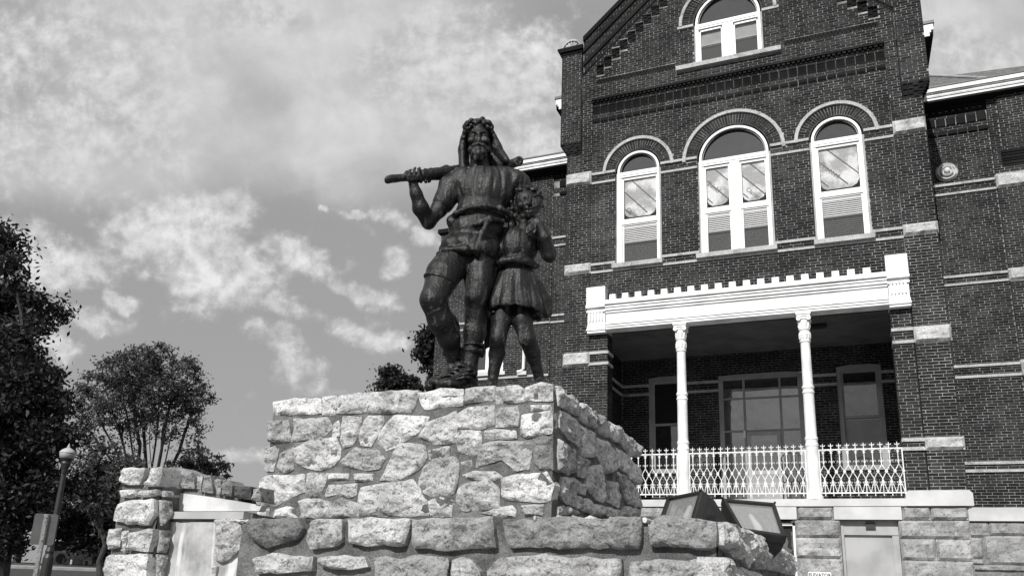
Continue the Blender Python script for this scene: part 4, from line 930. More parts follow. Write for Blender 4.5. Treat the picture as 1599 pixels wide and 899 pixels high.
# porch ceiling lamp and chair
mb = MB(True); mb.box(-0.9, -0.5, 21.5, 21.75, 8.27, 8.35); o = mb.build('ceiling_light', 'iron_black', None); tag(o, 'small dark ceiling light under the porch ceiling, behind the right white column', 'lamp')
def chair(x, y, rot, label):
    t_ = thing('patio_chair', U((x, y, 3.72)), label, 'chair', 'dark metal chairs on the porch'); o = t_.location.copy()
    f = lambda p: tuple(Vector(o) + Matrix.Rotation(rot, 3, 'Z') @ Vector(p))
    for sx in (-1, 1):
        MB().tube([f((sx * 0.24, 0.22, 0)), f((sx * 0.23, 0.20, 0.42)), f((sx * 0.22, 0.28, 0.95))], 0.012, 6).build('leg', 'iron_black', t_)
        MB().tube([f((sx * 0.24, -0.22, 0)), f((sx * 0.23, -0.2, 0.42)), f((sx * 0.26, -0.2, 0.64)), f((sx * 0.25, 0.22, 0.66))], 0.012, 6).build('leg', 'iron_black', t_)
    mb = MB(); mb.tube([f((-0.22, 0.28, 0.95)), f((-0.15, 0.29, 1.03)), f((0, 0.295, 1.06)), f((0.15, 0.29, 1.03)), f((0.22, 0.28, 0.95))], 0.013, 6)
    for k in range(5): q = -0.16 + k * 0.08; mb.tube([f((q, 0.2, 0.44)), f((q, 0.288, 1.04))], 0.007, 5)
    mb.build('backrest', 'iron_black', t_)
    mb = MB()
    for k in range(6): yy = -0.2 + k * 0.08; p0, p1 = f((-0.23, yy, 0.43)), f((0.23, yy, 0.43)); mb.tube([p0, p1], 0.012, 6)
    mb.build('seat', 'iron_black', t_)
chair(-1.4, 20.9, 2.9, 'dark metal patio chair behind the railing left of the right-hand white column'); chair(0.2, 21.3, 0.3, 'dark metal patio chair behind the railing near the brick pier')
# ============================================================ STONE PEDESTAL AND WALL
class Plane:                            # vertical plane through two plan points, outward normal on the camera side
    def __init__(s, a, b):
        s.a = np.array(a, float); d = np.array(b, float) - s.a; s.L = np.linalg.norm(d); s.t = d / s.L; s.n = np.array([s.t[1], -s.t[0]])
    def hit(s, px, py):
        r = ray(px, py); k = (s.a @ s.n) / (r[:2] @ s.n); p = r * k; return ((p[:2] - s.a) @ s.t, p[2] + 1.6)
    def pt(s, u, h, z): p = s.a + s.t * u + s.n * h; return (p[0], p[1], z)
def A_(l): return [(380 + a / 2.819, 580 + b / 2.819) for a, b in l]
def B_(l): return [(680 + a / 2.818, 580 + b / 2.818) for a, b in l]
def K_(l): return [(860 + a / 3.471, 640 + b / 3.471) for a, b in l]
def E_(l): return [(150 + a / 4.517, 700 + b / 4.517) for a, b in l]
NST = [0]
def stone(plane, poly, parent, tone=1.0, proud=0.034, rough=0.026, back=-0.10, name='stone', raw=False, grow=1.0, depth_top=0.0, mat='rubble_stone'):
    NST[0] += 1; sd = NST[0] * 1.7
    P = [np.array(p if raw else plane.hit(*p)) for p in poly]
    area = sum(P[i][0] * P[(i + 1) % len(P)][1] - P[(i + 1) % len(P)][0] * P[i][1] for i in range(len(P)))
    if area < 0: P = P[::-1]
    P = np.array(P); per = sum(np.linalg.norm(P[i] - P[i - 1]) for i in range(len(P)))
    cen = P.mean(0); P = cen + (P - cen) * grow
    step = max(0.012, min(0.03, per / 44)); pts = []
    for i in range(len(P)):
        a, b = P[i], P[(i + 1) % len(P)]; m = max(1, int(round(np.linalg.norm(b - a) / step)))
        for j in range(m): pts.append(a + (b - a) * j / m)
    pts = np.array(pts); n = len(pts)
    for _ in range(1): pts = pts * 0.8 + (np.roll(pts, 1, 0) + np.roll(pts, -1, 0)) * 0.1
    rag = min(0.010, per * 0.008)
    for i in range(n):
        q = Vector((pts[i][0] * 14 + sd, pts[i][1] * 14, sd)); pts[i] = pts[i] + rag * 1.4 * np.array([noise.noise(q), noise.noise(q + Vector((5, 3, 1)))])
    cen = pts.mean(0); edge = min(0.03, 0.12 * math.sqrt(abs(area) / 2)); g = max(0.0135, math.sqrt(abs(area) / 2) / 26)
    nx = np.roll(pts, -1, 0)
    def bdist(Q):
        d = nx - pts; L2 = (d * d).sum(1) + 1e-12; w = Q[:, None, :] - pts[None]; t_ = np.clip((w * d[None]).sum(2) / L2, 0, 1); return np.linalg.norm(w - d[None] * t_[..., None], axis=2).min(1)
    def inside(Q):
        x, z = Q[:, 0][:, None], Q[:, 1][:, None]; c = ((pts[:, 1] > z) != (nx[:, 1] > z)) & (x < (nx[:, 0] - pts[:, 0]) * (z - pts[:, 1]) / (nx[:, 1] - pts[:, 1] + 1e-12) + pts[:, 0]); return c.sum(1) % 2 == 1
    lo, hi = pts.min(0), pts.max(0); G = np.stack(np.meshgrid(np.arange(lo[0], hi[0], g), np.arange(lo[1], hi[1], g)), -1).reshape(-1, 2)
    r_ = np.random.default_rng(NST[0]); G = G + r_.uniform(-0.36, 0.36, G.shape) * g; G = G[inside(G)]; bd = bdist(G); G = G[bd > g * 0.45]; bd = bd[bd > g * 0.45]
    allp = np.concatenate([pts, G]); bd = np.concatenate([np.zeros(n), bd])
    res = geometry.delaunay_2d_cdt([Vector((p[0], p[1])) for p in allp], [], [list(range(n))], 1, 1e-6)
    tris = [tuple(f) for f in res[2]]; P2 = np.array([(p.x, p.y) for p in res[0]]); bd = bd if len(P2) == len(allp) else bdist(P2)
    tilt = (random.uniform(-0.06, 0.06), random.uniform(-0.06, 0.06)); vs = []
    for k in range(len(P2)):
        p = P2[k]; w = min(1.0, bd[k] / edge) ** 0.6; v = Vector((p[0] * 5 + sd, p[1] * 6.5, sd * 0.37))
        nz = noise.fractal(v * 1.5, 0.62, 2.2, 5); rg = 0.3 - abs(noise.noise(Vector((p[0] * 5 + sd, p[1] * 12, sd))))
        q = noise.noise(v * 1.3 + Vector((9, 9, 9))); stp = 0.5 * math.copysign(min(1, abs(q) * 7), q)
        hh = proud * (0.72 + 0.35 * w) + (0.12 + 0.88 * w) * rough * (nz * 0.8 + rg * 1.0 + stp * 0.5) + w * ((p[0] - cen[0]) * tilt[0] + (p[1] - cen[1]) * tilt[1])
        vs.append(plane.pt(p[0], hh, p[1]))
    fs = [f if (P2[f[1]][0] - P2[f[0]][0]) * (P2[f[2]][1] - P2[f[0]][1]) - (P2[f[2]][0] - P2[f[0]][0]) * (P2[f[1]][1] - P2[f[0]][1]) > 0 else f[::-1] for f in tris if len(f) == 3]
    m = len(vs); vs += [plane.pt(p[0], back, p[1]) for p in pts]; fs += [(i, m + i, m + (i + 1) % n, (i + 1) % n) for i in range(n)]
    o = MB().add(vs, fs).build(name, mat, parent, smooth=False)
    o.color = (tone, tone, tone, 1); return o
def auto_rows(plane, u0, u1, z0, z1, parent, hs=(0.14, 0.22), ws=(0.2, 0.5), tone=(0.7, 1.1), seed=1):
    rs = random.Random(seed); z = z1
    while z > z0 + 0.05:
        h = min(rs.uniform(*hs), z - z0); u = u0
        while u < u1 - 0.05:
            w = min(rs.uniform(*ws), u1 - u)
            if u1 - (u + w) < 0.12: w = u1 - u
            j = lambda: rs.uniform(-0.012, 0.012)
            stone(plane, [(u + 0.014 + j(), z - h + 0.014 + j()), (u + w * 0.5, z - h + 0.012 + j()), (u + w - 0.014 + j(), z - h + 0.014 + j()), (u + w - 0.012 + j(), z - 0.014 + j()), (u + w * 0.45, z - 0.012 + j()), (u + 0.014 + j(), z - 0.014 + j())], parent, rs.uniform(*tone), raw=True)
            u += w
        z -= h
ped = thing('stone_pedestal', (-2.6, 6.2, 0), 'stepped pedestal of pale rubble stone carrying the bronze statue', 'pedestal')
YU_, YL_ = 5.30, 4.30
PF = Plane((-4.375, YU_), (-1.95, YU_)); PR = Plane((-1.95, YU_), (-2.045, 7.62)); LF = Plane((-3.70, YL_), (-0.68, YL_)); LR = Plane((-0.68, YL_), (-0.73, 8.7))
def core(pts, z0, z1, name, mat, parent):
    mb = MB(); n = len(pts); mb.add([(x, y, z0) for x, y in pts] + [(x, y, z1) for x, y in pts], [tuple(range(n - 1, -1, -1)), tuple(range(n, 2 * n))] + [(i, (i + 1) % n, (i + 1) % n + n, i + n) for i in range(n)])
    return mb.build(name, mat, parent)
# mortar sheets are finely divided and uneven
def mortar_face(plane, u0, u1, z0, z1, parent, h=0.0, topf=None):
    nu, nz = max(2, int((u1 - u0) / 0.03)), max(2, int((z1 - z0) / 0.03)); vs = []
    for i in range(nz + 1):
        for j in range(nu + 1):
            u = u0 + (u1 - u0) * j / nu; z = z0 + (z1 - z0) * i / nz
            vs.append(plane.pt(u, h + 0.012 * noise.fractal(Vector((u * 9, z * 9, 3)), 0.8, 2, 4), z))
    fs = [(i * (nu + 1) + j, i * (nu + 1) + j + 1, (i + 1) * (nu + 1) + j + 1, (i + 1) * (nu + 1) + j) for i in range(nz) for j in range(nu)]
    return MB().add(vs, fs).build('mortar_face', 'pedestal_mortar', parent)
core([(-4.36, YU_ + 0.03), (-1.98, YU_ + 0.03), (-2.07, 7.6), (-4.36, 7.6)], 0.5, 2.945, 'core', 'pedestal_mortar', ped)
core([(-3.99, YL_ + 0.03), (-0.71, YL_ + 0.03), (-0.76, 8.7), (-4.5, 8.7), (-4.3, 5.3)], -0.2, 1.90, 'core', 'pedestal_mortar', ped)
mortar_face(PF, 0.01, PF.L + 0.012, 1.85, 2.93, ped, 0.018); mortar_face(PR, -0.02, PR.L, 1.85, 2.93, ped, 0.012)
mortar_face(LF, 0.0, LF.L - 0.01, -0.2, 1.915, ped, 0.005); mortar_face(LR, 0.01, LR.L, -0.2, 1.90, ped, -0.005)
FRONT = [A_(l) for l in (
 [(142, 138), (235, 122), (348, 122), (346, 186), (230, 192), (148, 190)], [(358, 114), (418, 112), (412, 190), (356, 193)], [(430, 112), (520, 100), (765, 86), (758, 150), (735, 178), (560, 186), (430, 186)],
 [(118, 222), (205, 218), (218, 300), (180, 316), (118, 308)], [(232, 212), (370, 208), (396, 250), (350, 295), (224, 308), (235, 250)], [(405, 235), (425, 218), (436, 240), (430, 285), (398, 285)],
 [(448, 205), (528, 205), (520, 265), (488, 325), (450, 335), (435, 300)], [(560, 198), (620, 200), (625, 225), (570, 330), (530, 322), (520, 290), (535, 225)], [(670, 198), (820, 205), (800, 245), (740, 295), (640, 350), (605, 310), (608, 275)],
 [(105, 340), (165, 330), (160, 370), (140, 435), (100, 435)], [(170, 365), (228, 335), (232, 385), (228, 430), (190, 448), (160, 430)], [(238, 340), (310, 305), (410, 295), (435, 345), (425, 390), (400, 415), (350, 435), (290, 425), (240, 400)],
 [(440, 395), (505, 338), (600, 352), (628, 390), (600, 425), (545, 435), (455, 415)], [(640, 430), (670, 360), (700, 320), (800, 330), (812, 385), (780, 430), (690, 475), (615, 475)],
 [(85, 480), (120, 460), (275, 460), (272, 530), (200, 560), (150, 590), (85, 580)], [(290, 452), (380, 450), (350, 545), (310, 558), (283, 540)], [(385, 450), (470, 450), (468, 475), (382, 478)], [(495, 450), (580, 452), (575, 480), (500, 485)],
 [(386, 500), (440, 500), (505, 495), (500, 545), (465, 555), (425, 540), (370, 550)], [(535, 515), (620, 498), (750, 480), (780, 530), (805, 560), (822, 610), (810, 632), (530, 632), (522, 580)],
 [(72, 612), (122, 605), (120, 640), (70, 640)], [(150, 610), (205, 592), (240, 605), (260, 640), (142, 640)], [(255, 570), (290, 560), (345, 560), (395, 580), (390, 640), (270, 640)], [(405, 575), (440, 560), (510, 580), (512, 635), (400, 640)])]
FRONT += [B_(l) for l in (
 [(142, 78), (265, 66), (265, 125), (135, 145), (140, 100)], [(278, 72), (372, 65), (392, 80), (394, 135), (375, 138), (278, 143)], [(402, 72), (470, 52), (517, 62), (519, 128), (402, 130)],
 [(102, 190), (150, 165), (262, 152), (262, 235), (200, 255), (100, 248)], [(275, 168), (365, 158), (372, 190), (368, 240), (275, 245)], [(388, 200), (420, 190), (517, 180), (514, 275), (450, 285), (410, 293), (383, 280)],
 [(95, 290), (120, 262), (205, 265), (208, 310), (195, 355), (175, 375), (110, 350)], [(225, 262), (270, 255), (355, 265), (358, 298), (225, 298)], [(215, 325), (290, 308), (425, 318), (410, 430), (345, 432), (300, 390), (190, 420), (200, 385)],
 [(118, 400), (165, 390), (170, 420), (125, 422)], [(130, 455), (180, 438), (265, 440), (300, 462), (260, 480), (150, 475)], [(108, 520), (150, 490), (240, 480), (280, 520), (285, 600), (130, 610), (100, 570)],
 [(305, 470), (380, 455), (490, 448), (518, 500), (505, 565), (480, 572), (330, 565), (302, 540)], [(385, 590), (480, 585), (475, 635), (400, 635)], [(215, 622), (290, 600), (340, 590), (360, 610), (355, 640), (300, 640)],
 [(440, 300), (480, 286), (519, 300), (519, 430), (470, 430), (438, 400)], [(425, 150), (510, 150), (515, 170), (430, 175)])]
FRONT += [[(657, 614), (700, 608), (725, 608), (722, 634), (690, 636), (668, 640), (660, 628)], [(672, 660), (700, 650), (713, 644), (715, 665), (711, 692), (680, 692), (657, 683)], [(672, 704), (700, 697), (704, 698), (703, 714), (674, 717)],
 [(658, 756), (665, 732), (678, 720), (696, 716), (714, 715), (718, 729), (716, 754), (708, 770), (680, 775), (667, 768)], [(672, 783), (690, 776), (710, 782), (706, 806), (676, 806)]]
DK = {39: 0.42, 34: 1.15}  # dark tone carries the shade of the turned corner stone
for i, l in enumerate(FRONT): stone(PF, l, ped, DK.get(i, random.choice((0.78, 0.92, 1.0, 1.08, 1.18))), grow=1.085)
RIGHT = [B_(l) for l in (
 [(524, 62), (560, 85), (560, 170), (524, 150)], [(562, 105), (600, 110), (618, 135), (615, 195), (570, 180)], [(625, 140), (655, 155), (655, 235), (622, 215)], [(662, 165), (695, 175), (695, 250), (665, 240)], [(700, 190), (740, 200), (738, 290), (705, 270)],
 [(742, 220), (800, 245), (805, 320), (748, 290)], [(805, 255), (885, 325), (888, 375), (840, 370), (808, 330)], [(530, 170), (575, 195), (615, 240), (620, 330), (570, 300), (530, 250)], [(625, 240), (680, 270), (682, 375), (628, 375)],
 [(688, 290), (740, 310), (775, 350), (770, 440), (735, 450), (690, 360)], [(780, 335), (830, 370), (832, 450), (785, 420)], [(837, 385), (886, 420), (888, 500), (842, 470)], [(524, 300), (560, 320), (600, 350), (600, 440), (570, 455), (524, 430)],
 [(608, 370), (650, 385), (650, 470), (610, 460)], [(660, 420), (720, 410), (732, 450), (725, 575), (690, 560), (650, 510)], [(540, 460), (600, 470), (600, 590), (560, 585), (535, 550)], [(605, 475), (645, 500), (645, 545), (605, 530)],
 [(740, 480), (790, 490), (800, 560), (795, 600), (740, 570)], [(785, 440), (830, 470), (870, 510), (890, 545), (893, 600), (830, 580), (805, 510)], [(605, 545), (665, 565), (668, 625), (605, 600)], [(672, 580), (730, 590), (800, 610), (790, 632), (672, 632)],
 [(524, 590), (560, 590), (605, 610), (600, 632), (524, 630)], [(820, 590), (893, 605), (890, 632), (800, 632)])]
for i, l in enumerate(RIGHT): stone(PR, l, ped, random.uniform(0.8, 1.25), proud=0.042, rough=0.034, grow=1.03)
auto_rows(PF, 0.0, PF.L, 1.2, 1.93, ped, seed=3) if False else None
LOW = [A_([(35, 660), (60, 647), (265, 647), (280, 690), (250, 735), (160, 765), (120, 775), (50, 740)]), A_([(320, 660), (345, 648), (450, 648), (455, 740), (420, 770), (310, 780), (296, 740)]), A_([(475, 650), (650, 643), (750, 647), (745, 690), (725, 765), (560, 770), (485, 750)]),
 [(649, 810), (700, 808), (774, 808), (779, 840), (778, 857), (740, 856), (700, 860), (655, 856), (648, 850)], [(788, 816), (822, 812), (900, 808), (1004, 809), (1005, 840), (1000, 857), (930, 856), (800, 855), (794, 836)],
 K_([(545, 640), (560, 600), (620, 572), (720, 580), (800, 590), (900, 605), (905, 740), (860, 765), (800, 760), (740, 740), (550, 740)]),
 A_([(62, 820), (150, 800), (325, 815), (322, 880), (180, 885), (70, 890)]), A_([(350, 820), (400, 810), (550, 812), (566, 860), (480, 872), (400, 865), (352, 850)]),
 [(590, 868), (630, 872), (665, 866), (706, 868), (704, 905), (640, 915), (592, 910)], B_([(90, 830), (130, 812), (180, 830), (212, 880), (210, 940), (80, 940)]), [(765, 892), (788, 867), (822, 868), (857, 866), (973, 873), (972, 925), (767, 925)],
 K_([(440, 820), (520, 810), (700, 815), (850, 800), (930, 830), (960, 930), (440, 960)])]
LT = [0.34, 0.75, 0.95, 0.62, 0.50, 0.50, 0.85, 0.85, 0.62, 0.75, 0.78, 0.75]
for l, tn in zip(LOW, LT): stone(LF, l, ped, tn, proud=0.06, rough=0.028)
auto_rows(LF, 0.0, LF.L - 0.02, -0.15, 1.50, ped, (0.16, 0.24), (0.3, 0.7), (0.5, 0.95), 11)
for l in ([(905, 612), (990, 625), (1020, 680), (1000, 800), (960, 795), (912, 740)], [(1000, 640), (1045, 655), (1070, 780), (1045, 850), (1012, 770)], [(1050, 665), (1130, 690), (1140, 860), (1085, 850)], [(1135, 705), (1190, 730), (1215, 870), (1150, 860)], [(1195, 735), (1250, 760), (1270, 885), (1222, 875)],
          [(905, 790), (945, 810), (990, 899), (985, 960), (910, 960)], [(1000, 850), (1080, 880), (1090, 960), (1000, 960)], [(1255, 765), (1300, 790), (1310, 890), (1275, 885)]):
    stone(LR, K_(l), ped, random.uniform(0.8, 1.1), proud=0.045, rough=0.045, grow=1.03)
auto_rows(LR, 0.05, LR.L, -0.15, 1.45, ped, (0.16, 0.24), (0.3, 0.6), (0.35, 0.6), 12)
rs = random.Random(4)                    # broken pale chips bedded in the ledge joint
for px in (834, 869, 879, 893, 912, 918, 926, 952, 986, 1003):
    py = 810 + rs.uniform(-2, 2); w = rs.uniform(4, 12)
    stone(LF, [(px, py - 3), (px + w * 0.6, py - 5), (px + w, py - 1), (px + w * 0.7, py + rs.uniform(1, 6)), (px + w * 0.2, py + 3)], ped, rs.uniform(0.9, 1.25), proud=0.02, rough=0.012, name='stone_chip')
# --- side wall with pier, cement panel and coping
wall = thing('stone_wall', (-4.4, 4.5, 0), 'low rubble stone side wall with stained cement panel, left of the pedestal', 'wall')
PP = Plane((-4.70, 4.20), (-4.33, 4.20)); PS = Plane((-4.33, 4.20), (-4.33, 4.60)); PW = Plane((-4.33, 4.37), (-3.62, 4.37)); PN = Plane((-4.33, 4.33), (-3.70, 4.33))
core([(-4.69, 4.23), (-4.35, 4.23), (-4.35, 4.6), (-4.69, 4.6)], -0.2, 2.21, 'core', 'pedestal_mortar', wall)
core([(-4.33, 4.36), (-3.68, 4.36), (-3.9, 5.28), (-4.47, 5.28)], -0.2, 1.985, 'core', 'pedestal_mortar', wall)
mortar_face(PP, 0, PP.L - 0.005, -0.2, 2.2, wall); mortar_face(PS, 0.005, PS.L, -0.2, 2.2, wall)
def _box(pl, u0, u1, z0, z1, h0, h1, name, mat, parent):
    vs = [pl.pt(u, h, z) for z in (z0, z1) for h in (h0, h1) for u in (u0, u1)]
    return MB().add(vs, [(0, 1, 3, 2), (4, 6, 7, 5), (0, 4, 5, 1), (2, 3, 7, 6), (0, 2, 6, 4), (1, 5, 7, 3)]).build(name, mat, parent)
# smooth cement course under the coping of the receding wall
wp_ = [PW.hit(*E_([q])[0]) for q in ((548, 308), (700, 325), (1000, 370), (1170, 400), (1150, 440), (546, 440))]; n = len(wp_)
MB().add([PW.pt(u, 0.0, z) for u, z in wp_] + [PW.pt(u, -0.06, z) for u, z in wp_], [tuple(range(n - 1, -1, -1)), tuple(range(n, 2 * n))] + [(i, i + n, (i + 1) % n + n, (i + 1) % n) for i in range(n)]).build('cement_course', 'concrete', wall)
# panel: rendered face with a little cap
vs = []; nu, nz = 26, 60
for i in range(nz + 1):
    for j in range(nu + 1):
        u, z = PN.L * j / nu, 0.0 + 1.925 * i / nz; vs.append(PN.pt(u, 0.012 * noise.fractal(Vector((u * 5, z * 3, 1)), 0.8, 2, 4) + 0.01, z))
MB().add(vs, [(i * (nu + 1) + j, i * (nu + 1) + j + 1, (i + 1) * (nu + 1) + j + 1, (i + 1) * (nu + 1) + j) for i in range(nz) for j in range(nu)]).build('cement_panel', 'stained_cement', wall)
_box(PN, 0.0, PN.L, 1.925, 1.945, -0.1, 0.005, 'shadow_joint', 'pedestal_mortar', wall); _box(PN, 0.0, PN.L, 1.945, 1.992, -0.1, 0.035, 'panel_cap', 'grey_trim', wall)
for l, tn in (([(190, 235), (230, 140), (375, 140), (370, 180), (330, 260), (230, 258)], 1.0), ([(370, 270), (420, 140), (495, 135), (490, 200), (470, 268)], 1.05), ([(195, 300), (310, 290), (315, 335), (270, 350), (205, 345)], 1.0),
              ([(335, 300), (460, 290), (460, 330), (400, 345), (330, 345)], 0.85), ([(165, 440), (180, 395), (290, 362), (435, 362), (438, 450), (400, 540), (250, 535), (150, 510)], 1.1), ([(120, 570), (215, 562), (200, 690), (115, 710)], 1.05),
              ([(222, 580), (262, 575), (232, 735), (212, 730)], 0.9), ([(258, 600), (400, 565), (430, 570), (400, 730), (245, 715)], 0.9), ([(110, 760), (150, 745), (400, 742), (385, 940), (90, 940)], 1.05)):
    stone(PP, E_(l), wall, tn, proud=0.05, rough=0.03, back=-0.2)
for l, tn in (([(446, 362), (525, 372), (522, 480), (450, 545)], 0.75), ([(440, 575), (520, 578), (480, 735), (420, 735)], 0.7), ([(420, 745), (490, 748), (460, 940), (410, 940)], 0.75), ([(468, 295), (530, 300), (530, 345), (466, 340)], 0.7)):
    stone(PS, E_(l), wall, tn, proud=0.03, rough=0.02)
for l, tn in (([(500, 138), (570, 130), (640, 150), (698, 178), (716, 285), (600, 276), (500, 264)], 0.50), ([(726, 190), (760, 182), (770, 200), (755, 300), (738, 298)], 0.95), ([(776, 195), (824, 190), (842, 320), (762, 308)], 0.5), ([(858, 240), (870, 212), (900, 222), (892, 325), (866, 322)], 0.8), ([(908, 226), (950, 225), (978, 262), (972, 340), (902, 330)], 0.5), ([(996, 268), (1112, 270), (1106, 362), (994, 348)], 0.16), ([(1124, 290), (1172, 275), (1176, 382), (1120, 370)], 0.55)):
    stone(PW, E_(l), wall, tn, proud=0.03, rough=0.03, back=-0.12)  # tones paint lit left facets and shaded right faces of the coping
MB().add([PW.pt(u, h, z) for h in (-0.01, -0.16) for u, z in [PW.hit(*E_([q])[0]) for q in ((500, 300), (560, 150), (700, 190), (840, 230), (1000, 275), (1020, 380))]], [tuple(range(5, -1, -1)), tuple(range(6, 12))] + [(i, i + 6, (i + 1) % 6 + 6, (i + 1) % 6) for i in range(6)]).build('core', 'pedestal_mortar', wall)
stone(PN, E_([(868, 500), (960, 490), (1055, 540), (1058, 600), (1035, 720), (960, 785), (900, 800), (850, 770), (872, 650)]), wall, 0.85, proud=0.05, rough=0.03)
stone(PN, E_([(960, 505), (1010, 500), (1110, 505), (1060, 530), (980, 525)]), wall, 1.1, proud=0.05)
stone(PN, E_([(840, 820), (870, 830), (860, 880), (845, 930), (820, 930)]), wall, 1.1, proud=0.03)
auto_rows(PP, 0, PP.L, -0.15, 1.45, wall, (0.18, 0.28), (0.25, 0.4), (0.9, 1.1), 21)

# ============================================================ FLOODLIGHTS
def at(px, py, Y): r = ray(px, py); r = r * (Y / r[1]); return Vector((r[0], r[1], r[2] + 1.6))
def floodlight(TL, TR, BR, BL, deep, label, foot_z, shift=Vector((0, 0, 0))):
    c = (TL + TR + BR + BL) / 4; nrm = (TR - TL).cross(BL - TL).normalized()
    if nrm.dot(Vector((0, 0, 1.6)) - c) < 0: nrm = -nrm
    t_ = thing('floodlight', (c.x, c.y, foot_z), label, 'floodlight', 'floodlights aimed at the statue')
    def quad(f, off): return [c + (p - c) * f + nrm * off for p in (TL, TR, BR, BL)]
    def loop(a, b, mb): mb.add([tuple(p) for p in a + b], [(i, (i + 1) % 4, 4 + (i + 1) % 4, 4 + i) for i in range(4)])
    mb = MB(); L = [quad(1.0, -0.05), quad(1.0, 0.0), quad(0.98, 0.012), quad(0.86, 0.012), quad(0.84, -0.02)]
    for a, b in zip(L[:-1], L[1:]): loop(a, b, mb)
    for p in L[2]: mb.tube([tuple(p - nrm * 0.005), tuple(p + nrm * 0.008)], 0.008, 6)
    mb.build('frame', 'lamp_black', t_)
    q = quad(0.85, -0.008); MB().add([tuple(p) for p in q], [(0, 1, 2, 3)]).build('glass', 'flood_glass', t_)
    mb = MB(); back = [p + shift for p in quad(0.45, -deep)]; loop(quad(0.98, -0.045), quad(0.95, -deep * 0.35), mb); loop(quad(0.95, -deep * 0.35), back, mb); mb.add([tuple(p) for p in back], [(3, 2, 1, 0)]); mb.build('housing', 'lamp_black', t_)
    mb = MB(); loop(quad(0.84, -0.03), quad(0.5, -deep * 0.8), mb); mb.add([tuple(p) for p in quad(0.5, -deep * 0.8)], [(0, 1, 2, 3)]); mb.build('reflector', 'galvanised', t_)
    mb = MB(); ts = (TR - TL).normalized(); ds = (BL - TL).normalized(); hl = (BL - TL).length * 0.3; wl = (TR - TL).length
    for q in range(-3, 4):
        o_ = c + ts * wl * 0.12 * q - nrm * (0.05 + 0.02 * (3 - abs(q)))
        if q: mb.tube([tuple(o_ - ds * hl * 1.2), tuple(o_ + ds * hl * 1.2)], 0.004, 4)
    mb.build('reflector_ribs', 'galvanised', t_)['kind'] = 'stuff'
    o_ = c + ts * wl * 0.03 - nrm * 0.06; MB().tube([tuple(o_ - ds * hl), tuple(o_ - ds * hl * 0.8), tuple(o_ + ds * hl * 0.5), tuple(o_ + ds * hl * 0.9)], [0.012, 0.018, 0.03, 0.016], 10).build('bulb', 'sign_white', t_, smooth=True)
    s = (TR - TL).normalized(); w = (TR - TL).length / 2 + 0.015; cc = c - nrm * deep * 0.35; base = Vector((cc.x, cc.y, foot_z)) - Vector((nrm.x, nrm.y, 0)) * 0.02
    mb = MB(); mb.tube([tuple(cc - s * w), tuple(base - s * w * 0.9 + Vector((0, 0, 0.06))), tuple(base + s * w * 0.9 + Vector((0, 0, 0.06))), tuple(cc + s * w)], 0.014, 6)
    mb.build('bracket', 'lamp_black', t_); MB().lathe(base.x, base.y, [(0.05, foot_z - 0.01), (0.05, foot_z + 0.03), (0.03, foot_z + 0.06)], 12).build('foot', 'lamp_black', t_)
floodlight(at(1043, 777, 5.72), at(1098, 766, 5.40), at(1083, 818, 5.30), at(1029, 818, 5.62), 0.30, 'black floodlight half hidden behind the ledge stones, left of the other floodlight', 1.93, Vector((0.05, 0, -0.05)))
floodlight(at(1127, 779, 6.45), at(1210, 786, 6.60), at(1228, 839, 6.36), at(1156, 829, 6.20), 0.34, 'black floodlight with wide rectangular glass at the right end of the pedestal ledge', 1.88, Vector((0.0, 0, -0.06)))

# ============================================================ GROUND, ROAD
d0 = np.array([-0.79, 0.613])
def terr(x, y):
    q = x * d0[0] + y * d0[1]
    return float(np.interp(q, [0, 12, 42, 50, 62, 5000], [0, 0, 1.14, 1.50, 1.85, 1.85]))
gx = sorted(set([-1600, -800, -400, -220, -140] + list(range(-110, 41, 3)) + [60, 100, 200, 500, 1600]))
gy = sorted(set([-1600, -500, -200, -80, -30] + list(range(-12, 121, 3)) + [160, 260, 500, 1000, 1800]))
me = bpy.data.meshes.new('ground'); vs = [(x, y, terr(x, y)) for y in gy for x in gx]; nx = len(gx)
me.from_pydata(vs, [], [(j * nx + i, j * nx + i + 1, (j + 1) * nx + i + 1, (j + 1) * nx + i) for j in range(len(gy) - 1) for i in range(nx - 1)]); me.materials.append(MAT['grass'])
tag(link('ground', me, None, (0, 0, 0)), kind='structure')
side = np.array([0.613, 0.79])
def strip(name, q0, q1, lift, mat, thick=0.0):
    vs = []; fs = []; n = 60
    for i in range(n + 1):
        s = -140 + 240 * i / n
        for q, l in ((q0, -0.3), (q0, lift), (q1, lift), (q1, -0.3)):
            p = d0 * q + side * s; vs.append((p[0], p[1], terr(*p) + l))
    for i in range(n):
        for j in range(3): fs.append((4 * i + j, 4 * i + j + 1, 4 * i + 5 + j, 4 * i + 4 + j))
    me = bpy.data.meshes.new(name); me.from_pydata(vs, [], fs); me.materials.append(MAT[mat]); tag(link(name, me, None, (0, 0, 0)), kind='structure')
core([(-7.5, -14), (9, -14), (9, 17.8), (-7.5, 17.8)], -0.3, 0.03, 'fill_paving', 'fill_paving', None)['kind'] = 'structure'  # pale paving out of view, added to bounce fill light onto shaded faces
strip('road', 40.5, 49.0, 0.03, 'asphalt'); strip('kerb', 49.0, 49.3, 0.15, 'kerb'); strip('pavement', 49.3, 51.0, 0.13, 'kerb')

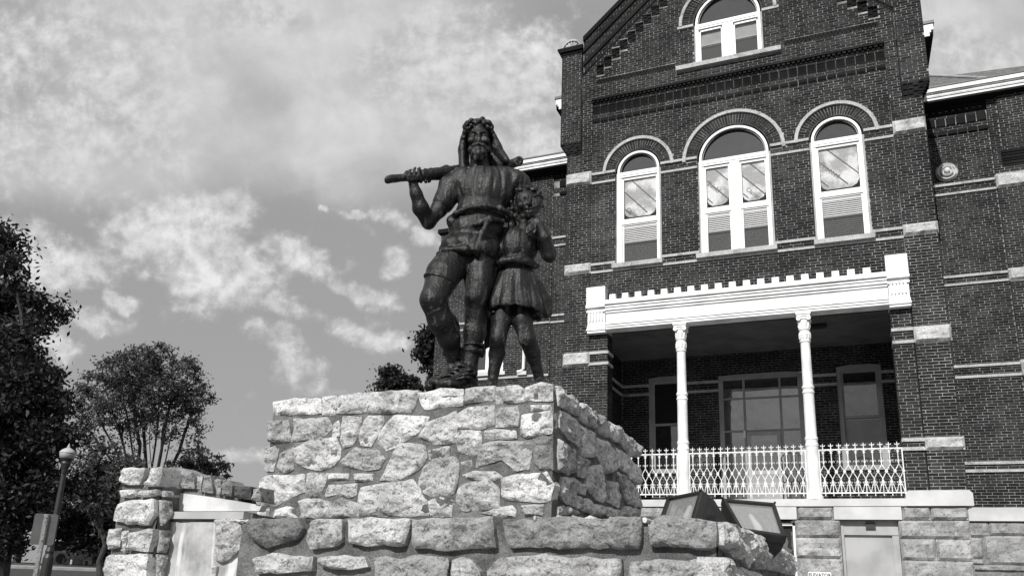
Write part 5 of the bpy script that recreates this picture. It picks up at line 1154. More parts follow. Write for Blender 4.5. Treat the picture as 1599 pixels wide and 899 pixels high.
# ============================================================ STREET LAMP AND ROAD SIGN
def atd(px, py, dep): r = ray(px, py) * dep; return Vector((r[0], r[1], r[2] + 1.6))
g = atd(105.5, 708, 20.0); zg = terr(g.x, g.y)
t_ = thing('street_lamp', (g.x, g.y, zg), 'black post lamp with white acorn globe in front of the dark tree', 'street lamp')
k = 20.0 / FOC * 0.98
z = lambda py: atd(105.5, py, 20.0).z
MB().lathe(g.x, g.y, [(9.5 * k, z(716)), (11.5 * k, z(710)), (11.5 * k, z(707))], 20).build('globe', 'frosted', t_, smooth=True)
MB().lathe(g.x, g.y, [(12 * k, z(708)), (12 * k, z(706)), (9 * k, z(702)), (5 * k, z(699.5)), (2 * k, z(698))], 20).build('cap', 'cap_metal', t_, smooth=True)
MB().lathe(g.x, g.y, [(1.8 * k, z(699)), (2.4 * k, z(697)), (1.2 * k, z(694)), (0.3 * k, z(691))], 12).build('finial', 'cap_metal', t_)
MB().lathe(g.x, g.y, [(4.2 * k, z(740)), (5 * k, z(733)), (7.5 * k, z(724)), (7 * k, z(721)), (9.8 * k, z(716))], 20).build('fitter', 'iron_black', t_)
MB().lathe(g.x, g.y, [(9 * k, zg), (9 * k, zg + 0.25), (7.5 * k, zg + 0.3), (7.8 * k, z(872)), (5.8 * k, z(866)), (6.4 * k, z(862)), (5.0 * k, z(856)), (4.6 * k, z(800)), (3.8 * k, z(742))], 16).build('post', 'iron_black', t_)
p0, p1, p2, p3 = atd(58, 803, 11.6), atd(88.5, 803.5, 11.6), atd(80.5, 848.5, 11.6), atd(49, 848, 11.6); pc = (p0 + p1 + p2 + p3) / 4
t_ = thing('road_sign', (pc.x, pc.y, terr(pc.x, pc.y)), 'grey back of a small road sign on its post in front of the street lamp', 'sign')
nrm = Vector((-pc.x, -pc.y, 0)).normalized(); sx = Vector((-nrm.y, nrm.x, 0)); 
if sx.dot(p1 - p0) < 0: sx = -sx
hw, hh = 0.148, 0.215; pl = []
for i in range(4):
    cxs, czs = (1, -1, -1, 1)[i], (1, 1, -1, -1)[i]
    for j in range(5): a = math.pi / 2 * (i + j / 4); pl.append((cxs * (hw - 0.03) + 0.03 * math.cos(a), czs * (hh - 0.03) + 0.03 * math.sin(a)))
n = len(pl); vs = [tuple(pc + sx * u + Vector((0, 0, v)) + nrm * o) for o in (0, -0.004) for u, v in pl]
MB().add(vs, [tuple(range(n)), tuple(range(2 * n - 1, n - 1, -1))] + [(i, i + n, (i + 1) % n + n, (i + 1) % n) for i in range(n)]).build('panel', 'sign_back', t_)
pz = terr(pc.x, pc.y); vs = []
for zz in (pz - 0.1, pc.z + hh - 0.005):
    for u, o in ((-0.034, 0.003), (-0.034, 0.012), (-0.016, 0.012), (-0.014, 0.034), (0.014, 0.034), (0.016, 0.012), (0.034, 0.012), (0.034, 0.003)): q = pc + sx * u + nrm * o; vs.append((q.x, q.y, zz))
MB().add(vs, [(i, (i + 1) % 8, 8 + (i + 1) % 8, 8 + i) for i in range(8)] + [tuple(range(7, -1, -1)), tuple(range(8, 16))]).build('post', 'galvanised', t_)
for dz in (0.16, -0.16): q = pc + nrm * 0.034 + Vector((0, 0, dz)); MB().tube([tuple(q), tuple(q + nrm * 0.012)], 0.009, 6).build('bolt', 'iron_black', t_)

# ============================================================ TREES
def leaves_mesh(name, cen, size, mat, parent, seed, tones):
    r = np.random.default_rng(seed); n = len(cen)
    a = r.normal(size=(n, 3)); a /= np.linalg.norm(a, axis=1)[:, None]; b = r.normal(size=(n, 3)); b -= a * (a * b).sum(1)[:, None]; b /= np.linalg.norm(b, axis=1)[:, None]
    s = size * r.uniform(0.6, 1.4, n)[:, None]; c = np.cross(a, b) * s * 0.12
    V_ = np.stack([cen - a * s, cen + b * s * 0.45 + c, cen + a * s, cen - b * s * 0.45 + c], 1).reshape(-1, 3)
    F = np.arange(4 * n).reshape(n, 4); org = V_.mean(0); org[2] = V_[:, 2].min()
    me = bpy.data.meshes.new(name); me.vertices.add(4 * n); me.vertices.foreach_set('co', (V_ - org).ravel()); me.loops.add(4 * n); me.loops.foreach_set('vertex_index', F.ravel().astype(np.int32))
    me.polygons.add(n); me.polygons.foreach_set('loop_start', np.arange(0, 4 * n, 4).astype(np.int32)); me.update(calc_edges=True)
    me.materials.append(MAT[mat]); at_ = me.attributes.new('tone', 'FLOAT', 'FACE'); at_.data.foreach_set('value', tones.astype(np.float32))
    o = link(name, me, parent, org); o['kind'] = 'stuff' if parent is None else 'stuff'; return o
def tree(base, clumps, nleaf, lsize, mat, label, name='tree', seed=1, natt=120, trunk_r=0.3, fork=0.35, per=1.0, shell=0.6, group=None, minr=0.012, sub=0.35, open_=False, bundle=0.22, fill=None, fdep=44, limbs=()):
    """clumps: (centre, radius) balls that the crown fills; branches grow to points spread in them"""
    r = np.random.default_rng(seed); rs_ = random.Random(seed); base = np.array(base, float); root = thing(name, base, label, 'tree', group)
    C_ = np.array([c for c, _ in clumps]); R_ = np.array([q for _, q in clumps]); w = R_ ** 3; w /= w.sum()
    pick = r.choice(len(C_), natt, p=w); u = r.normal(size=(natt, 3)); u /= np.linalg.norm(u, axis=1)[:, None]; att = C_[pick] + u * (R_[pick] * r.uniform(0.35, 1.0, natt) ** 0.5)[:, None]
    cc = (C_ * w[:, None]).sum(0); H = cc[2] - base[2]; top = base + np.array([0, 0, H * fork])
    nodes = [base, base + (top - base) * 0.5 + r.normal(size=3) * [0.1, 0.1, 0], top]; par = [-1, 0, 1]; dist = [0, H * fork / 2, H * fork]
    for lp in limbs:                    # main limbs fanning out of the low fork
        tg = np.array(atd(*lp)); prev = 2; m = 7; st_ = nodes[2]; out = tg - st_
        for k in range(1, m + 1):
            f = k / m; q = st_ + out * f; q[:2] = st_[:2] + out[:2] * f ** 1.25; q = q + r.normal(size=3) * 0.06
            nodes.append(q); par.append(prev); dist.append(dist[prev] + np.linalg.norm(q - nodes[prev])); prev = len(nodes) - 1
    order = np.argsort(np.linalg.norm(att - top, axis=1))
    for i in order:
        p = att[i]; N = np.array(nodes); d = np.linalg.norm(N - p, axis=1); up = np.maximum(0, N[:, 2] - p[2]) * 0.8
        cost = d + bundle * np.array(dist) + up; cost[:2] = 1e9; j = int(np.argmin(cost))
        st_, m = nodes[j], max(1, int(d[j] / (R_.mean() * 0.45))); prev = j
        for k in range(1, m + 1):
            f = k / m; q = st_ + (p - st_) * f; q = q + np.array([0, 0, 0.10 * d[j] * math.sin(math.pi * f) * 0.6]) + r.normal(size=3) * 0.02 * d[j] * (f < 1)
            nodes.append(q); par.append(prev); dist.append(dist[prev] + np.linalg.norm(q - nodes[prev])); prev = len(nodes) - 1
    area = [0.0] * len(nodes); ch = [[] for _ in nodes]
    for i, p in enumerate(par):
        if p >= 0: ch[p].append(i)
    for i in range(len(nodes) - 1, -1, -1):
        area[i] += 1.0 if not ch[i] else 0
        if par[i] >= 0: area[par[i]] += area[i]
    sc = trunk_r / math.sqrt(area[0]) ; rad = [max(minr, sc * math.sqrt(a) * 1.0) for a in area]
    trunk, limb = MB(), MB()
    trunk.tube([nodes[0] - np.array([0, 0, 0.3]), nodes[0], nodes[1], nodes[2]], [rad[0] * 1.5, rad[0] * 1.25, rad[0] * 1.05, rad[0] * 0.95], 10)
    for i in range(3, len(nodes)):
        p = par[i]; limb.tube([nodes[p], nodes[i]], [min(rad[p], rad[i] * 1.25), rad[i]], 5 if rad[i] > 0.03 else 4, cap=False)
    trunk.build('trunk', 'bark', root); limb.build('branches', 'bark', root)
    # leaf clusters round twigs and loose ones through the crown
    ncl = len(att); cl = att if open_ else np.concatenate([att, np.array(nodes[3:])[r.random(len(nodes) - 3) < 0.5]]); 
    k = r.integers(0, len(cl), nleaf); sp = R_.mean() * sub; off = r.normal(size=(nleaf, 3)) * sp * 0.5 * r.uniform(0.4, 1.1, len(cl))[k][:, None]; off[:, 2] *= 0.75
    cen = cl[k] + off; tone = np.clip(r.random(len(cl))[k] * 0.6 + r.random(nleaf) * 0.4, 0, 1)
    if fill:                             # leaves spread loosely through the whole dome
        m = int(nleaf * 0.7); F_ = clp(fill, fdep); wf = np.array([q ** 3 for _, q in F_]); kk = r.choice(len(F_), m, p=wf / wf.sum()); u = r.normal(size=(m, 3)); u /= np.linalg.norm(u, axis=1)[:, None]
        c2 = np.array([c for c, _ in F_])[kk] + u * (np.array([q for _, q in F_])[kk] * r.random(m) ** 0.45)[:, None]
        f3 = np.array([noise.noise(Vector(p * 1.1)) for p in c2]); keep = f3 > -0.02; cen = np.concatenate([cen, c2[keep]]); tone = np.concatenate([tone, r.random(keep.sum())])
    leaves_mesh('crown', cen, lsize, mat, root, seed + 5, tone); return root
def clp(l, dep): return [(np.array(atd(px, py, dep + dd)), rpx * dep / FOC) for px, py, rpx, dd in l]
def gbase(px, dep): 
    p = atd(px, 880, dep); return (p.x, p.y, terr(p.x, p.y))
bigt = tree(gbase(-10, 22), clp([(-30, 380, 40, 0), (0, 395, 28, 0), (15, 430, 34, -1), (28, 470, 26, 0), (5, 500, 45, 1), (40, 520, 30, -1), (10, 560, 55, 0), (62, 575, 24, 0), (30, 620, 55, -1), (75, 630, 26, 1), (20, 690, 60, 0), (78, 690, 34, -1), (-40, 600, 80, 1), (-60, 480, 70, 0), (-50, 740, 80, 0), (30, 760, 55, -1), (85, 750, 26, 0), (20, 820, 50, 0), (84, 487, 7, 0), (98, 490, 6, 0)], 22), 95000, 0.075, 'leaf_dark',
     'tall dense dark tree cut off by the left edge, behind the lamp', seed=3, natt=420, trunk_r=0.4, sub=0.75)
bp_ = [atd(20, 520, 22), atd(55, 500, 21.5), atd(82, 495, 21.3), atd(112, 489, 21.2)]; MB().tube([tuple(p) for p in bp_], [0.07, 0.035, 0.02, 0.006], 6).build('long_branch', 'bark', bigt)
r_ = np.random.default_rng(77); k_ = r_.integers(0, 9, 420); tw = np.array([atd(x, y, 21.3) for x, y in ((66, 470), (76, 478), (86, 482), (95, 487), (104, 486), (72, 490), (88, 494), (98, 495), (110, 490))]); leaves_mesh('branch_leaves', tw[k_] + r_.normal(size=(420, 3)) * 0.085, 0.06, 'leaf_dark', bigt, 78, r_.random(420))
for p in tw: q = bp_[2] if p[0] > bp_[2].x else bp_[1]; MB().tube([tuple(q), tuple(p)], [0.012, 0.005], 4).build('twig', 'bark', bigt)
tree(gbase(222, 44), clp([(140, 640, 24, 0), (150, 603, 26, 1), (180, 578, 28, 0), (215, 564, 26, -1), (255, 562, 26, 1), (289, 585, 28, 0), (308, 622, 24, 0), (312, 662, 18, 0), (125, 672, 16, 0), (200, 604, 24, 1), (250, 606, 26, -1), (232, 582, 20, 0), (280, 634, 20, 0), (165, 645, 20, -1), (146, 694, 16, 0), (298, 695, 14, 0), (225, 640, 24, 1), (225, 556, 18, 0), (205, 578, 20, -1), (240, 590, 22, 0), (205, 668, 20, 0), (262, 668, 22, 0)], 44), 17000, 0.085, 'leaf_spring',
     'round-crowned tree with many visible branches rising behind the stone pier', seed=8, natt=420, trunk_r=0.24, fork=0.16, sub=0.6, minr=0.03, open_=True, bundle=0.10, limbs=[(150, 640, 44), (165, 610, 43), (185, 590, 45), (200, 575, 43.5), (218, 565, 44.5), (236, 568, 43), (252, 575, 45), (272, 590, 44), (290, 615, 43), (300, 645, 45), (180, 650, 43), (262, 640, 43.5), (225, 610, 45), (140, 670, 44)], fill=[(215, 610, 58, 0), (255, 605, 52, 0), (180, 625, 52, 0), (270, 640, 46, 0), (222, 590, 46, 0), (150, 640, 34, 0), (300, 640, 26, 0), (215, 665, 44, 0), (150, 685, 28, 0), (280, 680, 30, 0)])
tree(gbase(160, 37), clp([(135, 735, 26, 0), (165, 720, 28, 0), (185, 760, 26, 0), (150, 770, 30, 0), (115, 770, 20, 0), (200, 735, 22, 0)], 37), 5500, 0.10, 'leaf_spring',
     'slender tree with sparse pale leaves below the round-crowned tree', seed=12, natt=150, trunk_r=0.12, sub=0.6)
tree(gbase(330, 50), clp([(305, 715, 22, 0), (335, 728, 18, 0), (352, 738, 12, 0), (318, 745, 26, 0), (285, 735, 24, 0)], 50), 3500, 0.12, 'leaf_mid',
     'small thin tree showing above the low stone coping, right of the round-crowned tree', seed=14, natt=110, trunk_r=0.12, sub=0.5)
tree(gbase(630, 58), clp([(608, 578, 12, 0), (612, 598, 20, 0), (638, 603, 16, 0), (655, 608, 10, 0), (600, 612, 18, 0), (640, 630, 24, 0)], 58), 7000, 0.16, 'leaf_dark',
     'dark treetop just above the pedestal, left of the statue', seed=18, natt=120, trunk_r=0.25, sub=0.9)
tree(gbase(676, 27), clp([(672, 530, 16, 0), (664, 548, 15, 0), (672, 572, 16, 0), (684, 592, 12, 0), (690, 550, 20, 0.5)], 27), 4200, 0.10, 'leaf_dark',
     'dark leafy tree against the left corner of the brick building, behind the statue', seed=21, natt=90, trunk_r=0.12, sub=0.9)
tree(gbase(150, 52), clp([(155, 790, 26, 0), (170, 812, 28, 0), (150, 830, 26, 0), (178, 845, 24, 0), (128, 810, 16, 0), (190, 800, 20, 0), (112, 825, 18, 0), (128, 845, 18, 0)], 52), 20000, 0.15, 'leaf_dark',
     'low dark evergreen tree behind the stone pier, above the fence posts', seed=25, natt=140, trunk_r=0.2, sub=1.0)
tree(gbase(25, 50), clp([(-10, 800, 30, 0), (25, 815, 26, 0), (50, 790, 26, 0), (10, 845, 22, 0), (75, 800, 22, 0), (100, 785, 18, 0)], 50), 9000, 0.14, 'leaf_dark',
     'low dark tree at the left edge, behind the road sign', seed=27, natt=110, trunk_r=0.2, sub=0.9)
# shrub by the end of the pedestal
c = atd(1208, 912, 7.2); r_ = np.random.default_rng(31); n = 1500; u = r_.normal(size=(n, 3)); u /= np.linalg.norm(u, axis=1)[:, None]
root = thing('shrub', (c.x, c.y, 0), 'dark spiky shrub tip at the bottom edge, right of the pedestal', 'shrub')
st = MB(); 
for i in range(16): a = r_.random() * 6.28; q = 0.28 * math.sqrt(r_.random()); st.tube([(c.x, c.y, 0), (c.x + q * math.cos(a) * 0.6, c.y + q * math.sin(a) * 0.6, c.z * 0.6), (c.x + q * math.cos(a), c.y + q * math.sin(a), c.z + r_.uniform(-0.02, 0.06))], [0.012, 0.01, 0.003], 5)
st.build('stems', 'bark', root); leaves_mesh('foliage', np.array(c)[None] + u * np.array([0.32, 0.32, 0.5]) * (r_.random(n) ** 0.4)[:, None] + np.array([0, 0, -0.42]), 0.035, 'leaf_dark', root, 33, r_.random(n))

# ============================================================ HOUSE, FENCE POSTS AND CAR FAR AWAY
def gp(px, dep, lift=0): p = atd(px, 880, dep); return np.array([p.x, p.y, terr(p.x, p.y) + lift])
D_ = 56
a, b = gp(62, D_), gp(150, D_); ex = (b - a)[:2] / np.linalg.norm((b - a)[:2]); ey = np.array([-ex[1], ex[0]])
if ey @ a[:2] < 0: ey = -ey
W_ = np.linalg.norm((b - a)[:2]); zg = a[2]
hs = thing('house', (*(a[:2] + ex * W_ / 2 + ey * 3), zg), 'low dark house with shingled roof across the road', 'house')
T = lambda u, v, z: (*(a[:2] + ex * u + ey * v), z)
ze = atd(100, 843, D_).z; zr = atd(100, 806, D_ + 3).z
def hbox(u0, u1, v0, v1, z0, z1, name, mat):
    vs = [T(u, v, z) for z in (z0, z1) for v in (v0, v1) for u in (u0, u1)]; return MB().add(vs, [(0, 1, 3, 2), (4, 6, 7, 5), (0, 4, 5, 1), (2, 3, 7, 6), (0, 2, 6, 4), (1, 5, 7, 3)]).build(name, mat, hs)
hbox(0, W_, 1.2, 7, zg - 0.4, ze, 'wall', 'house_wall')
MB().add([T(-0.3, 0, ze), T(W_ + 0.3, 0, ze), T(W_ - 0.6, 3.6, zr), T(0.6, 3.6, zr), T(-0.3, 7.4, ze), T(W_ + 0.3, 7.4, ze)], [(0, 1, 2, 3), (3, 2, 5, 4), (0, 3, 4), (1, 5, 2), (0, 4, 5, 1)]).build('roof', 'shingle', hs)
hbox(-0.3, W_ + 0.3, -0.03, 0.02, ze - 0.12, ze + 0.02, 'gutter', 'grey_trim')
for u in (0.3, 2.0, W_ - 0.3): hbox(u, u + 0.12, 0.1, 0.22, zg - 0.3, ze - 0.1, 'post', 'grey_trim')
hbox(W_ * 0.35, W_ * 0.35 + 0.9, 1.15, 1.2, zg, zg + 1.2 if zg + 1.2 < ze else ze - 0.2, 'door', 'interior_dark')
hbox(W_ * 0.65, W_ * 0.65 + 1.0, 1.15, 1.2, ze - 1.0, ze - 0.3, 'window', 'glass_dark')
for px, y0, y1, lab in ((98, 872, 884, 'short'), (106, 873, 885, 'short'), (121, 872, 883, 'short'), (149, 865, 884, 'taller'), (159, 864, 884, 'taller')):
    p = atd(px, y1, 52); top = atd(px, y0, 52).z; zb = terr(p.x, p.y) - 0.1; h = max(0.5, top - zb); w = 0.05
    o = MB().box(p.x - w, p.x + w, p.y - w, p.y + w, zb, zb + h).build('fence_post', 'fence_wood', None)
    tag(o, {98: 'leftmost short pale post beyond the road', 106: 'second short pale post from the left beyond the road', 121: 'short pale post beside the dark tree, beyond the road', 149: 'left one of the two taller thin pale posts near the stone pier', 159: 'right one of the two taller thin pale posts, nearest the stone pier'}[px], 'post', 'posts beyond the road')
# parked car, far off
p = gp(132, 54); cr = thing('parked_car', p, 'small pale parked car half hidden by the dark trees across the road', 'car')
mb = MB(); pr = [(-1.9, 0.3), (-1.9, 0.75), (-1.1, 0.85), (-0.7, 1.3), (0.6, 1.35), (1.2, 0.9), (1.95, 0.8), (1.95, 0.3)]
T2 = lambda u, v, z: (p[0] + ex[0] * u + ey[0] * v, p[1] + ex[1] * u + ey[1] * v, p[2] + z)
n = len(pr); mb.add([T2(u, -0.8, z) for u, z in pr] + [T2(u, 0.8, z) for u, z in pr], [tuple(range(n)), tuple(range(2 * n - 1, n - 1, -1))] + [(i, i + n, (i + 1) % n + n, (i + 1) % n) for i in range(n)]); mb.build('body', 'grey_trim', cr)
wp = [(-0.95, 0.88), (-0.62, 1.24), (0.55, 1.28), (1.0, 0.9)]; MB().add([T2(u, -0.82, z) for u, z in wp], [(0, 1, 2, 3)]).build('side_window', 'glass_dark', cr)
for u in (-1.2, 1.25):
    mb = MB(); vs = [T2(u + 0.32 * math.cos(q * math.pi / 8), v, 0.32 + 0.32 * math.sin(q * math.pi / 8)) for v in (-0.84, -0.6) for q in range(16)]
    mb.add(vs, [tuple(range(16)), tuple(range(31, 15, -1))] + [(i, i + 16, (i + 1) % 16 + 16, (i + 1) % 16) for i in range(16)]); mb.build('wheel', 'iron_black', cr)
# ============================================================ STATUE (field-modelled surfaces)
hd = np.array([-0.4413, 0.8974]); SD = 6.46             # viewing azimuth towards the statue and its distance
PXM = SD / FOC * 1.04
hr = np.array([hd[1], -hd[0]])
def sp(px, py, v=0.0):
    r = ray(px, py); k = (SD + v) / (r[:2] @ hd); p = r * k; return np.array([p[0], p[1], p[2] + 1.6])
def loc(p): return np.array([p[:2] @ hr, p[:2] @ hd - SD, p[2]])     # sideways, depth, height
def glob(a): return np.stack([a[..., 0] * hr[0] + (a[..., 1] + SD) * hd[0], a[..., 0] * hr[1] + (a[..., 1] + SD) * hd[1], a[..., 2]], -1)
class Field:
    def __init__(s, res=0.009): s.res = res; s.p = []
    def cap(s, a, b, ra, rb, k=0.02, sub=False, sq=1.0):
        s.p.append(('c', loc(sp(*a)), loc(sp(*b)), ra * PXM, rb * PXM, k, sub, sq)); return s
    def ell(s, c, rx, rd, rz, k=0.02, sub=False, rot=0.0, yaw=0.0):     # rx, rz in pixels, rd depth radius in pixels
        s.p.append(('e', loc(sp(*c)), np.array([rx, rd, rz]) * PXM, rot, yaw, k, sub)); return s
    def chain(s, pts, rad, k=0.02, sub=False, sq=1.0):
        for i in range(len(pts) - 1): s.cap(pts[i], pts[i + 1], rad[i], rad[i + 1], k, sub, sq)
        return s
    def mesh(s, disp=None):
        lo = np.full(3, 1e9); hi = -lo
        for q in s.p:
            if q[6]: continue
            if q[0] == 'c':
                r = max(q[3], q[4]) * max(1, q[7]); 
                for e in (q[1], q[2]): lo = np.minimum(lo, e - r); hi = np.maximum(hi, e + r)
            else: r = q[2].max(); lo = np.minimum(lo, q[1] - r); hi = np.maximum(hi, q[1] + r)
        lo -= 0.05; hi += 0.05; n = np.ceil((hi - lo) / s.res).astype(int) + 1
        F = np.full(n, 0.5, np.float32); ax = [lo[i] + s.res * np.arange(n[i]) for i in range(3)]
        for q in s.p:
            k = q[5]; m = 0.05 + k
            if q[0] == 'c':
                r = max(q[3], q[4]) * max(1, q[7]); a0 = np.minimum(q[1], q[2]) - r - m; a1 = np.maximum(q[1], q[2]) + r + m
            else: r = q[2].max(); a0 = q[1] - r - m; a1 = q[1] + r + m
            i0 = np.maximum(0, ((a0 - lo) / s.res).astype(int)); i1 = np.minimum(n, ((a1 - lo) / s.res).astype(int) + 2)
            X = ax[0][i0[0]:i1[0], None, None]; Y = ax[1][None, i0[1]:i1[1], None]; Z = ax[2][None, None, i0[2]:i1[2]]
            if q[0] == 'c':
                a, b = q[1], q[2]; ba = b - a; L2 = ba @ ba + 1e-12; px_, py_, pz_ = X - a[0], (Y - a[1]), Z - a[2]
                t_ = np.clip((px_ * ba[0] + py_ * ba[1] + pz_ * ba[2]) / L2, 0, 1)
                d = np.sqrt((px_ - ba[0] * t_) ** 2 + ((py_ - ba[1] * t_) / q[7]) ** 2 + (pz_ - ba[2] * t_) ** 2) - (q[3] + (q[4] - q[3]) * t_)
            else:
                c, rr, rot, yaw = q[1:5]; x, y, z = X - c[0], Y - c[1], Z - c[2]
                cr, sr = math.cos(rot), math.sin(rot); x, z = x * cr + z * sr, -x * sr + z * cr
                if yaw: cy, sy = math.cos(yaw), math.sin(yaw); x, y = x * cy + y * sy, -x * sy + y * cy
                k0 = np.sqrt((x / rr[0]) ** 2 + (y / rr[1]) ** 2 + (z / rr[2]) ** 2); k1 = np.sqrt((x / rr[0] ** 2) ** 2 + (y / rr[1] ** 2) ** 2 + (z / rr[2] ** 2) ** 2) + 1e-9
                d = k0 * (k0 - 1) / k1
            S = F[i0[0]:i1[0], i0[1]:i1[1], i0[2]:i1[2]]
            if q[6]:
                h = np.maximum(k - np.abs(S + d), 0) / k; S[...] = np.maximum(S, -d) + h * h * k * 0.25
            else:
                h = np.maximum(k - np.abs(S - d), 0) / k; S[...] = np.minimum(S, d) - h * h * k * 0.25
        ins = F < 0; N = n - 1                           # surface nets
        cs = [(i, j, l) for i in (0, 1) for j in (0, 1) for l in (0, 1)]
        cnt = sum(ins[i:i + N[0], j:j + N[1], l:l + N[2]].astype(np.int8) for i, j, l in cs); act = (cnt > 0) & (cnt < 8)
        I = np.argwhere(act); idx = np.full(N, -1, np.int64); idx[act] = np.arange(len(I))
        V_ = np.zeros((len(I), 3)); W_c = np.zeros(len(I))
        val = {c: F[I[:, 0] + c[0], I[:, 1] + c[1], I[:, 2] + c[2]] for c in cs}
        for c in cs:
            for a in range(3):
                if c[a] == 0:
                    e = list(c); e[a] = 1; e = tuple(e); f0, f1 = val[c], val[e]; m_ = (f0 < 0) != (f1 < 0); t_ = np.where(m_, f0 / np.where(m_, f0 - f1, 1), 0)
                    p = np.zeros((len(I), 3)) + c; p[:, a] += t_; V_ += p * m_[:, None]; W_c += m_
        V_ = (V_ / W_c[:, None] + I) * s.res + lo
        Q = []
        for a in range(3):
            b, c = [(1, 2), (2, 0), (0, 1)][a]; sl0 = [slice(1, N[i]) for i in range(3)]; sl0[a] = slice(0, N[a]); sl1 = list(sl0); sl1[a] = slice(1, N[a] + 1)
            f0, f1 = ins[tuple(sl0)], ins[tuple(sl1)]; E = np.argwhere(f0 != f1); flip = f0[tuple(E.T)]
            P = E + 1; P[:, a] -= 1
            def g(db, dc): R = P.copy(); R[:, b] -= db; R[:, c] -= dc; return idx[tuple(R.T)]
            q = np.stack([g(1, 1), g(0, 1), g(0, 0), g(1, 0)], 1); q[~flip] = q[~flip][:, ::-1]; Q.append(q)
        Q = np.concatenate(Q); Q = Q[(Q >= 0).all(1)]
        return V_, Q
    def build(s, name, parent, disp=None, smooth_it=0):
        V_, Q = s.mesh()
        if disp is not None:                            # cloth folds: push along the normals
            nr = np.zeros_like(V_); fn = np.cross(V_[Q[:, 2]] - V_[Q[:, 0]], V_[Q[:, 3]] - V_[Q[:, 1]])
            for i in range(4): np.add.at(nr, Q[:, i], fn)
            nr /= np.linalg.norm(nr, axis=1)[:, None] + 1e-12; V_ = V_ + nr * disp(V_)[:, None]
        Vw = glob(V_); org = Vw.mean(0); org[2] = Vw[:, 2].min(); me = bpy.data.meshes.new(name); me.from_pydata((Vw - org).tolist(), [], Q.tolist()); me.materials.append(MAT['bronze'])
        me.polygons.foreach_set('use_smooth', [True] * len(me.polygons)); return link(name, me, parent, org)
def zof(py, v=0.0, px=745): return sp(px, py, v)[2]
_r = np.random.default_rng(11); _DIR = _r.normal(size=(7, 3)); _DIR /= np.linalg.norm(_DIR, axis=1)[:, None]; _PH = _r.uniform(0, 6.28, 7)
def vn(V_, fr, st=(1, 1, 1)):
    W_ = V_ * np.array(st) * fr; s_ = np.zeros(len(V_))
    for i in range(7): s_ += np.sin(W_ @ _DIR[i] * (1 + 0.35 * i) + _PH[i] + 1.3 * np.sin(W_ @ _DIR[(i + 3) % 7] * 0.6))
    return s_ / 3.2
def wrinkle(V_, fr, st=(1, 1, 0.35)): return 0.5 - np.abs(vn(V_, fr, st))
def folds(cx, freq, amp, z0, z1, ph=0.0, extra=0.0):
    """vertical pleats round an axis, deepening from height z0 to z1"""
    cxl = loc(sp(cx[0], cx[1], 0))
    def f(V_):
        an = np.arctan2(V_[:, 1] - cxl[1] - 0.02, V_[:, 0] - cxl[0]); w = np.clip((V_[:, 2] - z0) / (z1 - z0), 0, 1); w = w * w * (3 - 2 * w)
        wob = 0.7 * np.sin(V_[:, 2] * 4 + an * 2)
        return amp * w * (np.sin(an * freq + wob + ph + 1.2 * vn(V_, 7)) + 0.5 * np.sin(an * freq * 1.9 + wob * 2 + 1.3)) + extra * np.sin(V_[:, 2] * 60 + 6 * np.sin(an * 3))
    return f
st = thing('statue', (sp(745, 605)[0], sp(745, 605)[1], 2.95), 'dark bronze statue of a bearded man shouldering a long tool, a child at his side', 'statue')
# ---- plinth plate
c0 = sp(757, 606, 0.05); mb = MB(); pl = []
for i in range(24):
    a = 2 * math.pi * i / 24; q = np.array([hr[0], hr[1]]) * math.cos(a) * 0.50 + hd * math.sin(a) * 0.38; pl.append((c0[0] + q[0], c0[1] + q[1] + 0.05))
mb.add([(x, y, 2.94) for x, y in pl] + [(x, y, 3.015) for x, y in pl], [tuple(range(23, -1, -1)), tuple(range(24, 48))] + [(i, (i + 1) % 24, (i + 1) % 24 + 24, i + 24) for i in range(24)])
mb.build('base_plate', 'bronze', st)
# ---- man: one continuous body
f = Field(0.0085)
f.ell((757, 300, 0), 44, 30, 40, 0.04).ell((752, 338, 0), 36, 27, 32, 0.05).ell((742, 378, 0.0), 42, 30, 30, 0.05)
f
f.cap((706, 290, 0.0), (722, 282, 0.0), 19, 20, 0.05).cap((804, 284, 0.02), (785, 280, 0.0), 19, 20, 0.05)
f.cap((750, 275, 0.01), (748, 240, 0.0), 17, 14, 0.05)                        # neck
# his right leg, knee forward and turned out
f.chain([(712, 400, 0.0), (690, 435, -0.12), (677, 468, -0.20), (688, 500, -0.12), (701, 528, -0.02), (708, 552, 0.06), (709, 570, 0.10)], [27, 25, 20.5, 19.5, 17, 12.5, 11], 0.03)
f.ell((703, 507, 0.02), 14, 15, 24, 0.03, rot=0.4)
f.chain([(709, 574, 0.12), (697, 592, 0.02), (680, 600, -0.10)], [11, 10.5, 8.5], 0.02).ell((677, 597, -0.13), 9, 14, 8, 0.02)
# his left leg, straight
f.chain([(752, 400, 0.0), (748, 440, -0.03), (744, 465, -0.05), (743, 490, 0.0), (741, 520, 0.02), (737, 548, 0.03), (733, 572, 0.03)], [29, 23, 19, 17, 17, 13.5, 12.5], 0.03)
f.ell((745, 503, 0.06), 15, 16, 27, 0.03).ell((741, 459, -0.12), 11, 7, 11, 0.03)
f.chain([(733, 580, 0.03), (720, 594, -0.08), (702, 602, -0.20)], [13, 12.5, 10.5], 0.02).ell((699, 600, -0.22), 15, 15, 8.5, 0.02)
f.cap((716, 570, -0.02), (738, 583, -0.05), 7, 8, 0.02)
